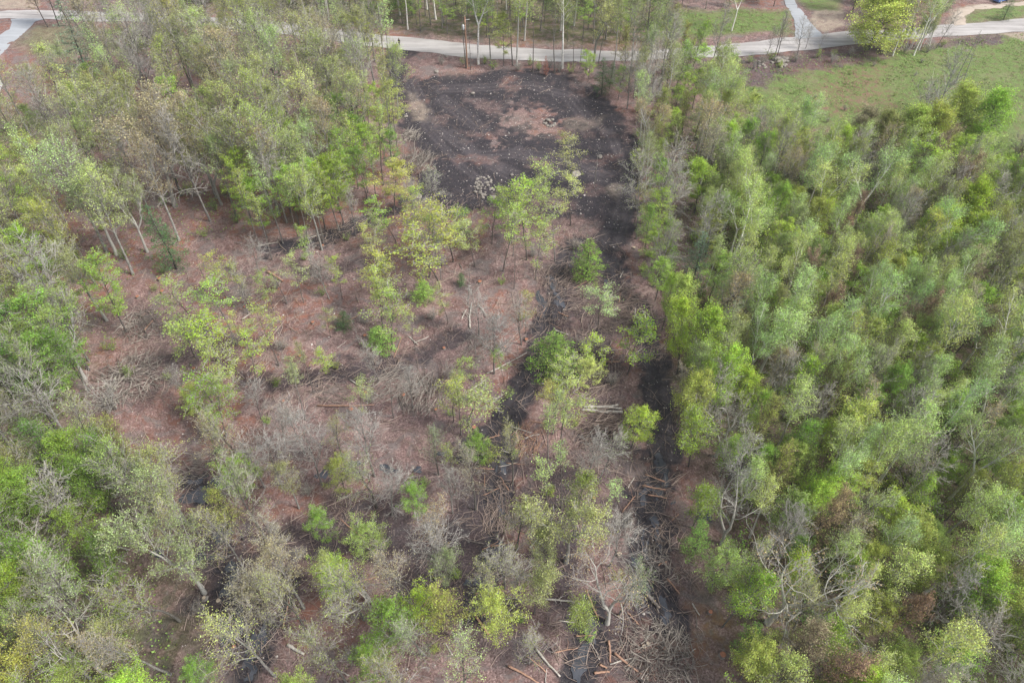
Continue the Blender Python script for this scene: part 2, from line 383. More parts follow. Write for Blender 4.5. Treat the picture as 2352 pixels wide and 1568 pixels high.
def ground_material():
    m, nt, N, L, b = mat("forest_ground")
    tc = N.new("ShaderNodeTexCoord").outputs["Object"]
    def attr(n):
        a = N.new("ShaderNodeAttribute"); a.attribute_name = n
        s = N.new("ShaderNodeSeparateColor"); L.new(a.outputs["Color"], s.inputs[0]); return s.outputs, a.outputs["Fac"]
    (mud, grass, sand), _ = attr("soil"); (wet, green, red), _ = attr("cover"); _, rutf = attr("rut")
    big = noise(N, L, .12, 4, .6, tc); mid = noise(N, L, .8, 5, .65, tc); fin = noise(N, L, 4.5, 5, .7, tc, .6); vf = noise(N, L, 14, 3, .7, tc)
    vo = N.new("ShaderNodeTexVoronoi"); vo.inputs["Scale"].default_value = 3.2; L.new(tc, vo.inputs["Vector"])
    # leaf litter: pinkish brown oak leaves with pale and dark flecks
    lit = ramp(N, L, fin, [(.30, (.062, .042, .040)), (.44, (.165, .110, .104)), (.56, (.285, .198, .188)), (.70, (.54, .43, .405))])
    lit = mix(N, L, mrange(N, L, mid, .38, .68, 0, .75), lit, (.095, .066, .063))
    lit = mix(N, L, mrange(N, L, big, .35, .65, 0, .45), lit, mix(N, L, 1.0, lit, (1.15, .97, .93), 'MULTIPLY'))
    lit = mix(N, L, math_(N, L, 'MULTIPLY', red, mrange(N, L, mid, .45, .6, .1, .75)), lit, mix(N, L, fin, (.20, .075, .05), (.36, .17, .12)))
    drift = noise(N, L, .33, 5, .65, tc, .8)
    lit = mix(N, L, mrange(N, L, drift, .50, .62, 0, .7), lit, mix(N, L, fin, (.10, .085, .085), (.27, .235, .225)))
    lit = mix(N, L, mrange(N, L, drift, .44, .34, 0, .55), lit, mix(N, L, fin, (.17, .11, .10), (.52, .40, .36)))
    # shaded green woodland floor
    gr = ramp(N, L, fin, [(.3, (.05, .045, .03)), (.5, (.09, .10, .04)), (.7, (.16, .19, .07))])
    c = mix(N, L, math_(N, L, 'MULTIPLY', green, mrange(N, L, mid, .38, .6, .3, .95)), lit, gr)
    # meadow
    ms = ramp(N, L, fin, [(.28, (.07, .10, .035)), (.5, (.14, .20, .06)), (.72, (.24, .31, .11))])
    mdw = mix(N, L, mrange(N, L, mid, .46, .64, 0, .7), ms, (.15, .115, .07))
    mdw = mix(N, L, mrange(N, L, big, .5, .66, 0, .45), mdw, (.21, .20, .11))
    mdw = mix(N, L, math_(N, L, 'MULTIPLY', red, mrange(N, L, mid, .4, .62, .15, .8)), mdw, mix(N, L, fin, (.14, .07, .055), (.30, .18, .14)))
    c = mix(N, L, grass, c, mdw)
    # black churned soil with pale stones and bits of wood
    md = ramp(N, L, fin, [(.3, (.014, .013, .017)), (.5, (.034, .030, .037)), (.66, (.075, .066, .074)), (.78, (.26, .23, .225))])
    md = mix(N, L, mrange(N, L, mid, .5, .75, 0, .5), md, mix(N, L, vf, (.08, .062, .06), (.21, .165, .16)))
    md = mix(N, L, mrange(N, L, vo.outputs[0], .03, .10, .55, 0), md, (.40, .37, .35))
    md = mix(N, L, math_(N, L, 'MULTIPLY', rutf, .38), md, (.15, .13, .14))
    c = mix(N, L, mud, c, md)
    sd = ramp(N, L, fin, [(.3, (.27, .21, .165)), (.7, (.44, .37, .30))])
    c = mix(N, L, math_(N, L, 'MULTIPLY', sand, mrange(N, L, mid, .36, .56, .45, 1.0)), c, sd)
    c = mix(N, L, math_(N, L, 'MULTIPLY', wet, .45), c, (.022, .020, .024))
    L.new(c, b.inputs["Base Color"])
    L.new(mrange(N, L, math_(N, L, 'MULTIPLY', wet, mrange(N, L, mid, .4, .6)), 0, 1, .93, .25), b.inputs["Roughness"])
    b.inputs["Specular IOR Level"].default_value = .3
    h = math_(N, L, 'ADD', math_(N, L, 'MULTIPLY', fin, .6), math_(N, L, 'MULTIPLY', mid, .8))
    bump(N, L, b, h, .8, .25)
    return m
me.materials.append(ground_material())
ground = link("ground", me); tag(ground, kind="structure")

def inpoly(x, y, poly):
    c = False; n = len(poly)
    for i in range(n):
        (x0, y0), (x1, y1) = poly[i], poly[(i+1) % n]
        if (y0 > y) != (y1 > y) and x < (x1-x0)*(y-y0)/(y1-y0)+x0: c = not c
    return c

# ------------------------------------------------------------------ roads
def road_material(name, c0, c1, c2, edge=None):
    m, nt, N, L, b = mat(name)
    tc = N.new("ShaderNodeTexCoord").outputs["Object"]
    mp = N.new("ShaderNodeMapping"); L.new(tc, mp.inputs[0]); mp.inputs["Scale"].default_value = (.06, .9, 1)
    st = noise(N, L, 1.0, 4, .6, mp.outputs[0]); fi = noise(N, L, 7, 4, .7, tc); bg_ = noise(N, L, .15, 3, .6, tc)
    c = ramp(N, L, st, [(.3, c0), (.5, c1), (.7, c2)])
    c = mix(N, L, mrange(N, L, fi, .3, .75, 0, .35), c, c0)
    c = mix(N, L, mrange(N, L, bg_, .4, .65, 0, .35), c, c2)
    L.new(c, b.inputs["Base Color"]); b.inputs["Roughness"].default_value = .9
    bump(N, L, b, fi, .3, .03); return m
def strip(name, up, lo, mt, z, n=160, jag=.35, seed=3):
    """a road sheet between two outlines with ragged gravel edges"""
    def resample(pts, k):
        pts = W(pts); seg = [math.dist(a, b) for a, b in zip(pts, pts[1:])]; T = sum(seg); out = []
        for i in range(k):
            s = T*i/(k-1); j = 0
            while j < len(seg)-1 and s > seg[j]: s -= seg[j]; j += 1
            t = min(1, s/seg[j]); out.append((pts[j][0]+(pts[j+1][0]-pts[j][0])*t, pts[j][1]+(pts[j+1][1]-pts[j][1])*t))
        return out
    r = random.Random(seed); A, B = resample(up, n), resample(lo, n); mb = MB(); K = 5
    ja = jb = 0
    for i in range(n):
        ja = ja*.6+r.gauss(0, jag)*.6; jb = jb*.6+r.gauss(0, jag)*.6
        a, b = A[i], B[i]; d = math.dist(a, b) or 1; ux, uy = (a[0]-b[0])/d, (a[1]-b[1])/d
        a = (a[0]+ux*ja, a[1]+uy*ja); b = (b[0]-ux*jb, b[1]-uy*jb)
        for k in range(K+1):
            t = k/K; crown = .10*(1-(2*t-1)**2)
            mb.v.append((b[0]+(a[0]-b[0])*t, b[1]+(a[1]-b[1])*t, z+crown))
    for i in range(n-1):
        for k in range(K):
            p = i*(K+1)+k; mb.f.append((p, p+K+1, p+K+2, p+1)); mb.m.append(0)
    return tag(link(name, mb.mesh(name, [mt], True)), kind="structure")
M_GRAVEL = road_material("gravel", (.25, .235, .23), (.38, .36, .355), (.52, .50, .495))
M_PAVE = road_material("worn_asphalt", (.28, .29, .31), (.35, .37, .40), (.42, .44, .47))
strip("gravel_road", ROAD_UP, ROAD_LO, M_GRAVEL, -.02)
strip("side_road", [(105,44),(80,50),(60,73),(27,100),(0,130),(-60,190)], [(25,44),(28,52),(18,68),(-5,82),(-40,100),(-120,140)], M_PAVE, .004, 40, .12)
strip("driveway", [(1795,-20),(1803,10),(1821,40),(1828,66),(1826,92)], [(1818,-20),(1830,10),(1848,32),(1868,57),(1892,84)], M_PAVE, .004, 40, .12)
strip("dirt_driveway", [(2190,60),(2186,25),(2240,10),(2300,8),(2400,0)], [(2216,58),(2217,38),(2250,24),(2310,18),(2400,12)], road_material("pale_dirt", (.32,.26,.21), (.42,.35,.29), (.50,.43,.37)), .0, 40, .3)

# ------------------------------------------------------------------ water standing in the ruts
mW, nt, N, L, b = mat("standing_water")
tc = N.new("ShaderNodeTexCoord").outputs["Object"]
L.new(ramp(N, L, noise(N, L, .7, 4, .6, tc), [(.35, (.045, .050, .062)), (.7, (.095, .100, .118))]), b.inputs["Base Color"])  # sky reflection partly painted in: base colour raised to slate blue
b.inputs["Roughness"].default_value = .06; b.inputs["IOR"].default_value = 1.45
b.inputs["Specular IOR Level"].default_value = .5
bump(N, L, b, noise(N, L, 3, 2, .5, tc), .04, .05)
def puddle(u, v, ru, rv, ang=0, seed=0):
    x, y = G(u, v); sx = 1.25*abs(G(u+ru, v)[0]-x); sy = 1.25*abs(G(u, v-rv)[1]-y); r = random.Random(seed*31+int(u))
    K = 40; ph = [r.uniform(0, 6.28) for _ in range(5)]; pts = []
    for i in range(K):
        a = 6.283*i/K; q = 1+.26*math.sin(2*a+ph[0])+.17*math.sin(3*a+ph[1])+.13*math.sin(5*a+ph[2])+.09*math.sin(8*a+ph[3])+.06*math.sin(13*a+ph[4])
        px, py = sx*q*math.cos(a), sy*q*math.sin(a); c, s = math.cos(ang), math.sin(ang)
        pts.append((px*c-py*s, px*s+py*c, 0))
    m = bpy.data.meshes.new("puddle"); m.from_pydata(pts, [], [tuple(range(K))]); m.materials.append(mW)
    xi, yi = int(np.argmin(abs(gx-x))), int(np.argmin(abs(gy-y)))
    w = GZ[max(0,yi-3):yi+4, max(0,xi-2):xi+3]
    z = float(np.percentile(w, 66))+.015
    o = link("puddle", m, None, (x, y, z)); tag(o, kind="structure")
for k, (u, v, ru, rv) in enumerate([(466,1120,40,22),(513,1214,20,22),(525,1358,13,36),(545,1426,17,22),(592,1484,13,42),(520,1461,8,26),(365,1272,13,9),(455,1283,24,10),
    (1152,1076,8,15),(1145,1255,17,10),(1122,1290,6,16),(1094,1332,20,9),(1492,1137,19,18),(1524,1090,12,24),(1489,1350,13,17),(1527,1402,10,22),(1352,1448,17,26),(1333,1530,17,36),
    (1483,1243,7,30),(1510,1230,6,26),(892,1076,16,8),(1020,1045,12,5),(1620,1185,16,12),(1460,1290,9,8),(1245,695,10,20),(1275,660,8,14),(1395,665,8,14),(1285,690,8,12),(1150,1160,9,18),
    (740,1085,14,9),(1540,1150,8,9),(1455,1355,10,12),(575,1540,14,18),(2284,1394,7,12),(2331,1340,6,6),(1165,1185,6,8),(820,1062,14,6),(960,1080,9,5),(530,1300,8,14),(1515,1060,10,14),(1500,1190,8,16),(1265,640,6,10),(1115,1345,8,7)]):
    puddle(u, v, ru, rv, 0, k)

# ------------------------------------------------------------------ trees
def norm(d):
    L = math.sqrt(d[0]**2+d[1]**2+d[2]**2) or 1; return (d[0]/L, d[1]/L, d[2]/L)
def side_dir(d, ang, phi):
    h = (0, 0, 1) if abs(d[2]) < .95 else (1, 0, 0)
    e1 = norm((d[1]*h[2]-d[2]*h[1], d[2]*h[0]-d[0]*h[2], d[0]*h[1]-d[1]*h[0]))
    e2 = (d[1]*e1[2]-d[2]*e1[1], d[2]*e1[0]-d[0]*e1[2], d[0]*e1[1]-d[1]*e1[0])
    c, s = math.cos(ang), math.sin(ang); cp, sp = math.cos(phi)*s, math.sin(phi)*s
    return norm(tuple(d[i]*c+e1[i]*cp+e2[i]*sp for i in range(3)))
def path(r, p, d, Lg, n, wob, up):
    pts = [p]
    for i in range(n):
        d = norm((d[0]+r.gauss(0, wob), d[1]+r.gauss(0, wob), d[2]+r.gauss(0, wob)+up))
        p = (p[0]+d[0]*Lg/n, p[1]+d[1]*Lg/n, p[2]+d[2]*Lg/n); pts.append(p)
    return pts
def at_path(pts, t):
    k = (len(pts)-1)*t; i = min(len(pts)-2, int(k)); f = k-i
    a, b = pts[i], pts[i+1]
    return tuple(a[j]+(b[j]-a[j])*f for j in range(3)), norm(tuple(b[j]-a[j] for j in range(3)))

def grow(seed, H=18, r0=.2, s1=.45, n1=18, ang=(35, 55), len1=.3, prof='vase', n2=6, n3=5, leaves=3, lsize=.17, lspread=.25, lup=.4,
         wob=.05, up1=.06, wob1=.12, tw=.014, forks=0, fork_at=.4, tipbias=0.0, layered=False, gap=0.0):
    """returns (woody mesh of trunk and limbs, crown mesh of twigs and leaves)"""
    r = random.Random(seed); wood, crown = MB(), MB()
    stems = [(path(r, (0, 0, -.3), (r.gauss(0, .03), r.gauss(0, .03), 1), H, 9, wob*.5, .05), r0, s1)]
    if forks:
        pts = stems[0][0]
        k = int(9*fork_at)
        stems = [(pts[:k+1], r0, 2)]
        for j in range(forks):
            p, d = pts[k], norm(tuple(pts[k][i]-pts[k-1][i] for i in range(3)))
            d2 = side_dir(d, math.radians(r.uniform(14, 34)), 6.28*j/forks+r.uniform(-.4, .4))
            stems.append((path(r, p, d2, H*(1-fork_at)*r.uniform(.85, 1.05), 7, wob*1.6, .07), r0*.68, .18))
    phi = r.uniform(0, 6.28)
    for pts, rb, s in stems:
        n = len(pts)
        ends = rb*.62 if s == 2 else rb*.10
        wood.tube(pts, [rb*(1.25 if (i == 0 and pts[0][2] < 0) else 1)*(1-i/(n-1))+ends*(i/(n-1)) for i in range(n)], 7)
        if s == 2: continue
        m = n1 if not forks else max(5, n1//forks)
        for i in range(m):
            t = s+(1-s)*((i+r.random()*.8)/m)
            q = (t-s)/(1-s)
            p, d = at_path(pts, min(.995, t)); phi += 2.4+r.uniform(-.5, .5)
            pf = {'vase': 1.1-.55*q, 'cone': 1.15-1.0*q, 'round': .55+1.1*q*(1-q)*2-.35*q, 'top': .75-.3*q}[prof]
            L1 = H*len1*pf*r.uniform(.7, 1.2)
            a = math.radians(r.uniform(*ang))*(1-.35*q if prof != 'cone' else 1)
            d1 = side_dir(d, a, phi)
            l1 = path(r, p, d1, L1, 5, wob1, up1)
            rr = min(rb*(1-t)*.75+.012, (.07 if wob1 > .18 else .045)*L1**.9)*.8
            wood.tube(l1, [rr*(1-.8*j/5) for j in range(6)], 4)
            if gap and r.random() < gap: continue
            for j in range(n2+1):
                t2 = .22+.78*(j+r.random()*.6)/(n2+1) if j < n2 else 1.0
                p2, dd = at_path(l1, min(1, t2))
                L2 = L1*(.5-.2*t2)*r.uniform(.6, 1.3)
                ang2 = math.radians(r.uniform(25, 60)) if j < n2 else .1
                d2 = side_dir(dd, ang2, r.uniform(0, 6.28))
                if layered: d2 = norm((d2[0], d2[1], d2[2]*.25))
                l2 = path(r, p2, d2, L2, 3, wob1*1.2, up1*.7)
                crown.tube(l2, [tw*1.7, tw*1.4, tw*1.1, tw*.7], 3)
                for k in range(n3):
                    t3 = (k+r.random())/n3
                    p3, d3 = at_path(l2, min(1, .15+.85*t3))
                    d3 = side_dir(d3, math.radians(r.uniform(20, 60)), r.uniform(0, 6.28))
                    L3 = max(.25, L2*.5)*r.uniform(.5, 1.3)
                    if layered: d3 = norm((d3[0], d3[1], d3[2]*.35))
                    e = (p3[0]+d3[0]*L3, p3[1]+d3[1]*L3, p3[2]+d3[2]*L3+up1*L3)
                    crown.tube([p3, e], [tw, tw*.5], 3)
                    nl = leaves if r.random() < leaves-int(leaves) or leaves == int(leaves) else int(leaves)
                    for _ in range(int(nl)):
                        u_ = r.random()**(.5 if tipbias else 1)
                        if tipbias: u_ = 1-(1-u_)*(1-tipbias)
                        q3 = (p3[0]+(e[0]-p3[0])*u_+r.gauss(0, lspread), p3[1]+(e[1]-p3[1])*u_+r.gauss(0, lspread), p3[2]+(e[2]-p3[2])*u_+r.gauss(0, lspread*(.35 if layered else 1)))
                        crown.leaf(q3, lsize*r.uniform(.6, 1.4), lup, 1, r)
    return wood, crown

def conifer(seed, H=10, r0=.13, s1=.12, W_=.24, n=60, needle=.17, dens=16, droop=-.05):
    r = random.Random(seed); wood, crown = MB(), MB()
    tr = path(r, (0, 0, -.3), (0, 0, 1), H, 8, .02, .05)
    wood.tube(tr, [r0*(1-.93*i/8) for i in range(9)], 7)
    phi = 0
    for i in range(n):
        t = s1+(1-s1)*(i/n); q = (t-s1)/(1-s1); p, d = at_path(tr, min(.99, t)); phi += 2.4+r.uniform(-.4, .4)
        Lb = H*W_*(1.05-q)**.75*(.6+.4*min(1, q*6))*r.uniform(.7, 1.15)
        l = path(r, p, norm((math.cos(phi), math.sin(phi), .15)), Lb, 4, .06, droop)
        wood.tube(l, [.03, .024, .018, .012, .006], 3)
        for k in range(int(dens*Lb)+3):
            u_ = r.random()**.7; pp, dd = at_path(l, u_); sp = .14+.22*Lb*(1-u_)
            pos = (pp[0]+r.gauss(0, sp), pp[1]+r.gauss(0, sp), pp[2]+r.gauss(0, .07)-.05)
            crown.leaf(pos, needle*r.uniform(.7, 1.5), .7, 1, r, .42)
    return wood, crown

def shrub_geo(seed, H=2.6, stems=9, leaves=26, lsize=.13, spread=.5, bare=False):
    r = random.Random(seed); wood, crown = MB(), MB()
    for i in range(stems):
        a = 6.28*i/stems+r.uniform(-.4, .4); tilt = r.uniform(.1, .75)*spread*1.6
        l = path(r, (r.gauss(0, .1), r.gauss(0, .1), -.1), norm((math.cos(a)*tilt, math.sin(a)*tilt, 1)), H*r.uniform(.7, 1.1), 4, .09, .03)
        wood.tube(l, [.03, .025, .018, .012, .006], 4)
        for k in range(7 if not bare else 16):
            p, d = at_path(l, r.uniform(.25, 1)); d2 = side_dir(d, r.uniform(.4, 1.0), r.uniform(0, 6.28)); Lb = H*r.uniform(.18, .4)
            e = (p[0]+d2[0]*Lb, p[1]+d2[1]*Lb, p[2]+d2[2]*Lb); crown.tube([p, e], [.011, .005], 3)
            for _ in range(leaves//3):
                u_ = r.random(); crown.leaf((p[0]+(e[0]-p[0])*u_+r.gauss(0, .13), p[1]+(e[1]-p[1])*u_+r.gauss(0, .13), p[2]+(e[2]-p[2])*u_+r.gauss(0, .1)), lsize*r.uniform(.6, 1.4), .5, 1, r)
    return wood, crown

PROTO = {}
def add_proto(kind, H, geos, mb_wood, twig, leafm=None):
    leafm = leafm or M_LEAF
    PROTO[kind] = (H, [(w.mesh(kind+"_trunk", [mb_wood], True), c.mesh(kind+"_crown", [twig, leafm])) for w, c in geos])

add_proto("oak", 17, [grow(100+i, H=17, r0=.22, s1=.42, n1=22, ang=(38, 68), len1=.27, prof='round', n2=7, n3=6, leaves=5, lsize=.14, lspread=.24, tipbias=.8, up1=.12, gap=.1, tw=.017) for i in range(4)], M_BARK, M_TWIG_GREY)
add_proto("forked", 17, [grow(150+i, H=17, r0=.28, n1=26, ang=(30, 58), len1=.24, prof='round', n2=7, n3=6, leaves=5, lsize=.15, lspread=.22, tipbias=.75, up1=.12, tw=.017, forks=2+i % 2, fork_at=.36, wob=.07) for i in range(3)], M_BIRCH, M_TWIG_GREY)
add_proto("maple", 13, [grow(200+i, H=13, r0=.13, s1=.28, n1=20, ang=(45, 78), len1=.28, prof='round', n2=6, n3=5, leaves=10, lsize=.15, lspread=.24, gap=.12, tipbias=.35, up1=.05, layered=True, lup=1.0) for i in range(4)], M_BARK, M_TWIG_GREY)
add_proto("lime", 15, [grow(240+i, H=15, r0=.17, s1=.30, n1=26, ang=(45, 75), len1=.27, prof='round', n2=7, n3=5, leaves=12, lsize=.16, lspread=.28, gap=.08, tipbias=.4, up1=.06, lup=.8) for i in range(3)], M_BARK, M_TWIG_GREY)
add_proto("round", 12, [grow(270+i, H=12, r0=.22, s1=.12, n1=38, ang=(48, 85), len1=.37, prof='round', n2=8, n3=6, leaves=11, lsize=.17, lspread=.30, up1=.07, tipbias=.5, forks=0) for i in range(2)], M_BARK, M_TWIG_GREY)
add_proto("birch", 15, [grow(300+i, H=15, r0=.17, s1=.50, n1=20, ang=(28, 55), len1=.20, prof='round', n2=5, n3=6, leaves=7, lsize=.12, lspread=.30, up1=.05, tw=.012, wob=.05, gap=.15) for i in range(4)], M_BIRCH, M_TWIG_PALE)
add_proto("birchfork", 15, [grow(340+i, H=15, r0=.19, n1=24, ang=(28, 52), len1=.19, prof='round', n2=6, n3=5, leaves=8, lsize=.12, lspread=.30, up1=.05, tw=.012, gap=.12, forks=2, fork_at=.45, wob=.05) for i in range(2)], M_BIRCH, M_TWIG_PALE)
add_proto("aspen", 12, [grow(400+i, H=12, r0=.10, s1=.30, n1=26, ang=(30, 60), len1=.25, prof='round', n2=6, n3=6, leaves=6, lsize=.125, lspread=.28, gap=.2, wob=.07, up1=.07, tw=.014) for i in range(4)], M_BARK, M_TWIG_GREY)
add_proto("bare", 14, [grow(500+i, H=14, r0=.15, s1=.30, n1=20, ang=(28, 60), len1=.31, prof='vase', n2=7, n3=6, leaves=1.6, lsize=.11, lspread=.12, up1=.05, wob=.09, wob1=.19, tw=.014, tipbias=.6) for i in range(4)], M_BARK, M_TWIG_PALE)
add_proto("wisp", 15, [grow(560+i, H=15, r0=.15, s1=.36, n1=17, ang=(25, 52), len1=.24, prof='vase', n2=6, n3=6, leaves=3.2, lsize=.10, lspread=.16, up1=.08, wob=.08, wob1=.15, tw=.012, tipbias=.6) for i in range(5)], M_BARK, M_TWIG_GREY)
add_proto("bud", 13, [grow(540+i, H=13, r0=.13, s1=.25, n1=22, ang=(25, 50), len1=.24, prof='vase', n2=7, n3=7, leaves=4, lsize=.10, lspread=.12, wob=.08, up1=.08, tw=.013, tipbias=.4) for i in range(3)], M_BARK, M_TWIG_BROWN)
add_proto("big", 17, [grow(600+i, H=17, r0=.34, n1=20, ang=(35, 70), len1=.30, prof='vase', n2=7, n3=6, leaves=1.4, lsize=.15, lspread=.2, up1=.03, tw=.014, forks=2+i % 2, fork_at=.33, wob=.11, wob1=.2, tipbias=.5) for i in range(3)], M_BIRCH, M_TWIG_PALE)
add_proto("thin", 10, [grow(700+i, H=10, r0=.065, s1=.40, n1=12, ang=(45, 80), len1=.22, prof='round', n2=5, n3=5, leaves=5, lsize=.12, lspread=.22, wob=.12, wob1=.2, up1=.03, layered=True, lup=1.0, gap=.22) for i in range(7)], M_BARK, M_TWIG_GREY)
add_proto("pole", 17, [grow(760+i, H=17, r0=.12, s1=.62, n1=12, ang=(30, 55), len1=.15, prof='top', n2=4, n3=5, leaves=3, lsize=.16, lspread=.2, up1=.06, tw=.014) for i in range(3)], M_BARK, M_TWIG_GREY)
add_proto("snag", 11, [grow(800+i, H=11, r0=.10, s1=.3, n1=9, ang=(45, 85), len1=.11, prof='round', n2=2, n3=2, leaves=0, up1=.0, tw=.012) for i in range(3)], M_BARK, M_TWIG_GREY)
add_proto("pine", 11, [conifer(900+i, H=11, W_=.23+.04*i, n=70, dens=30, s1=.08) for i in range(3)], M_BARK, M_TWIG_BROWN, M_NEEDLE)
add_proto("shrub", 2.8, [shrub_geo(950+i) for i in range(4)], M_BARK, M_TWIG_GREY)
add_proto("bareshrub", 2.8, [shrub_geo(970+i, leaves=3, bare=True, stems=14) for i in range(2)], M_BARK, M_TWIG_PALE)

# colour families of foliage: (linear albedo, word)
C = dict(olive=((.38, .41, .14), "olive budding"), yellow=((.44, .52, .12), "yellow-green"), tan=((.44, .38, .22), "tan budding"), sage=((.38, .44, .18), "sage green"),
         lime=((.39, .56, .08), "bright lime"), green=((.28, .43, .07), "mid green"), deep=((.18, .31, .055), "deep green"), mint=((.42, .58, .19), "mint green"), pale=((.50, .62, .21), "pale green"),
         grey=((.36, .34, .28), "bare grey"), brown=((.33, .24, .17), "reddish brown budding"), dark=((.085, .17, .065), "dark green"), blue=((.18, .28, .17), "blue-green"),
         moss=((.36, .45, .11), "moss green"), rust=((.30, .085, .05), "rust red"), gold=((.47, .52, .13), "golden green"), sunny=((.50, .61, .15), "bright yellow-green"))
KINDNAME = dict(wisp="ash_tree", round="round_maple_tree", oak="oak_tree", forked="forked_oak_tree", maple="maple_tree", lime="leafy_maple_tree", birch="birch_tree", birchfork="birch_tree", aspen="aspen_tree", bare="bare_tree", bud="budding_tree", big="old_birch_tree",
                thin="sapling", pole="pole_tree", snag="dead_snag", pine="hemlock_tree", shrub="shrub", bareshrub="bare_shrub")
WORD = dict(wisp="wispy half-bare tree", round="broad round-crowned tree", oak="oak", forked="forked tree", maple="maple", lime="full-leaved maple", birch="white-stemmed birch", birchfork="twin-stemmed white birch", aspen="aspen", bare="leafless tree", bud="budding tree", big="old tree with thick pale limbs",
            thin="slender sapling", pole="tall thin-topped tree", snag="dead standing snag", pine="hemlock", shrub="leafy shrub", bareshrub="twiggy shrub")
BARKC = dict(wisp=[(.12,.11,.10),(.20,.19,.17),(.34,.33,.31)], round=[(.15,.14,.13)], oak=[(.24,.23,.21),(.42,.41,.38),(.15,.14,.13)], forked=[(.42,.41,.38),(.34,.33,.30)], maple=[(.14,.125,.12),(.20,.18,.17)], lime=[(.15,.14,.13)], birch=[(.78,.76,.72),(.66,.64,.60),(.42,.41,.38)], birchfork=[(.80,.78,.74)],
             aspen=[(.22,.22,.19),(.16,.15,.14)], bare=[(.40,.38,.36),(.28,.26,.25)], bud=[(.18,.16,.15)], big=[(.56,.54,.49),(.46,.44,.40)], thin=[(.14,.12,.11),(.22,.20,.18)], pole=[(.24,.22,.20),(.15,.13,.12),(.34,.32,.30)], snag=[(.20,.18,.17),(.40,.37,.35)],
             pine=[(.10,.085,.08)], shrub=[(.15,.13,.12)], bareshrub=[(.40,.38,.36)])
PARTNAME = {}
USED = set(); N_TREE = {}
def zone(x, y):
    u, v = PJ(x, y, 0)
    if v < 90 and u < 1560: return "beyond the gravel road"
    if v < 165: return "beside the gravel road"
    if u > 1440 and v < 560 and u < 1580: return "along the clearing's edge"
    if u > 1500: return "in the dense green wood"
    if u < 930 and v < 520: return "in the old hillside wood"
    if u < 330: return "in the shady wood edge"
    if v > 1010: return "in the wet cut-over ground"
    return "in the littered clearing"
def tree(kind, x, y, H=None, col=None, widen=1.0, var=None, bark=None, label=None, lean=(0, 0), rnd=random):
    Hn, vs = PROTO[kind]
    H = H or Hn*rnd.uniform(.8, 1.12)
    tm, cm = vs[var % len(vs) if var is not None else rnd.randrange(len(vs))]
    s = H/Hn; w = s*widen*rnd.uniform(.92, 1.08)
    e = bpy.data.objects.new(KINDNAME[kind], None); COL.objects.link(e)
    e.empty_display_size = .3
    e.location = (x, y, gz(x, y)-.05); e.scale = (w, w, s)
    e.rotation_euler = (lean[0]+rnd.gauss(0, .025), lean[1]+rnd.gauss(0, .025), rnd.uniform(0, 6.28))
    cname = col or rnd.choice(["olive", "green"])
    base, word = C[cname]
    j = rnd.uniform(.82, 1.15); jj = rnd.uniform(.9, 1.12)
    t = link("trunk", tm, e); bc = bark or rnd.choice(BARKC[kind]); k = rnd.uniform(.8, 1.1); t.color = (bc[0]*k, bc[1]*k, bc[2]*k, 1)
    c = link("crown", cm, e); c.color = (base[0]*j*jj, base[1]*j, base[2]*j/jj, 1)
    u, v = PJ(x, y, H*.75)
    if label is None:
        size = "low " if H < Hn*.72 else ""
        if kind in ("bare", "snag", "bareshrub"): word = "pale grey" if bc[0] > .3 else "dark grey"
        if kind == "shrub": size = "large " if H > 3.4 else ""
        label = f"{size}{word} {WORD[kind]} {zone(x, y)}, crown {min(99,max(1,round(u/23.52)))}% across, {min(99,max(1,round(v/15.68)))}% down"
        if kind == "big": label = label.replace("old tree with thick pale limbs", "thick-limbed tree")
    USED.add(label)
    g = {"shrub": "shrubs under and between the trees", "bareshrub": "twiggy shrubs"}.get(kind, zone(x, y).replace("in the ", "trees of the ").replace("beyond", "trees beyond").replace("beside", "trees beside").replace("along", "trees along"))
    tag(e, label, {"shrub": "shrub", "bareshrub": "shrub", "thin": "sapling"}.get(kind, "tree"), g)
    return e
def T(kind, u, v, H=None, col=None, **k):
    x, y = G(u, v); PLACED.append((x, y)); return tree(kind, x, y, H, col, **k)
PLACED = []

def scatter(polys, gapm, mixk, seed, Hs=(.8, 1.12), avoid=1.6, maxn=2000, margin=140, keep=None):
    """trees of the kinds in mixk at about gapm metres from each other inside outlines given on the ground"""
    r = random.Random(seed); pw = [W(p) for p in polys]
    xs = [p[0] for q in pw for p in q]; ys = [p[1] for q in pw for p in q]
    area = (max(xs)-min(xs))*(max(ys)-min(ys)); mine = []; cell = {}
    tot = sum(m[0] for m in mixk)
    for _ in range(int(area/(gapm**2)*9)):
        x, y = r.uniform(min(xs), max(xs)), r.uniform(min(ys), max(ys))
        if not any(inpoly(x, y, q) for q in pw): continue
        u, v = PJ(x, y, 0); u2, v2 = PJ(x, y, 15)
        if max(u, u2) < -margin or min(u, u2) > 2352+margin or min(v, v2) > 1568+60 or max(v, v2) < -30: continue
        g = gapm*r.uniform(.72, 1.15)
        k = (int(x//gapm), int(y//gapm))
        if any((x-a)**2+(y-b)**2 < g*g for i in (-1, 0, 1) for j in (-1, 0, 1) for a, b in cell.get((k[0]+i, k[1]+j), ())): continue
        if any((x-a)**2+(y-b)**2 < avoid*avoid for a, b in PLACED): continue
        if any(inpoly(x, y, q) for q in KEEPOUT): continue
        if on_road(x, y): continue
        cell.setdefault(k, []).append((x, y)); mine.append((x, y))
        q = r.uniform(0, tot)
        for m in mixk:
            q -= m[0]
            if q <= 0: break
        kind, cols = m[1], m[2]
        tree(kind, x, y, PROTO[kind][0]*r.uniform(*Hs)*(m[3] if len(m) > 3 else 1), r.choice(cols), rnd=r)
        if len(mine) >= maxn: break
    PLACED.extend(mine)
    return len(mine)
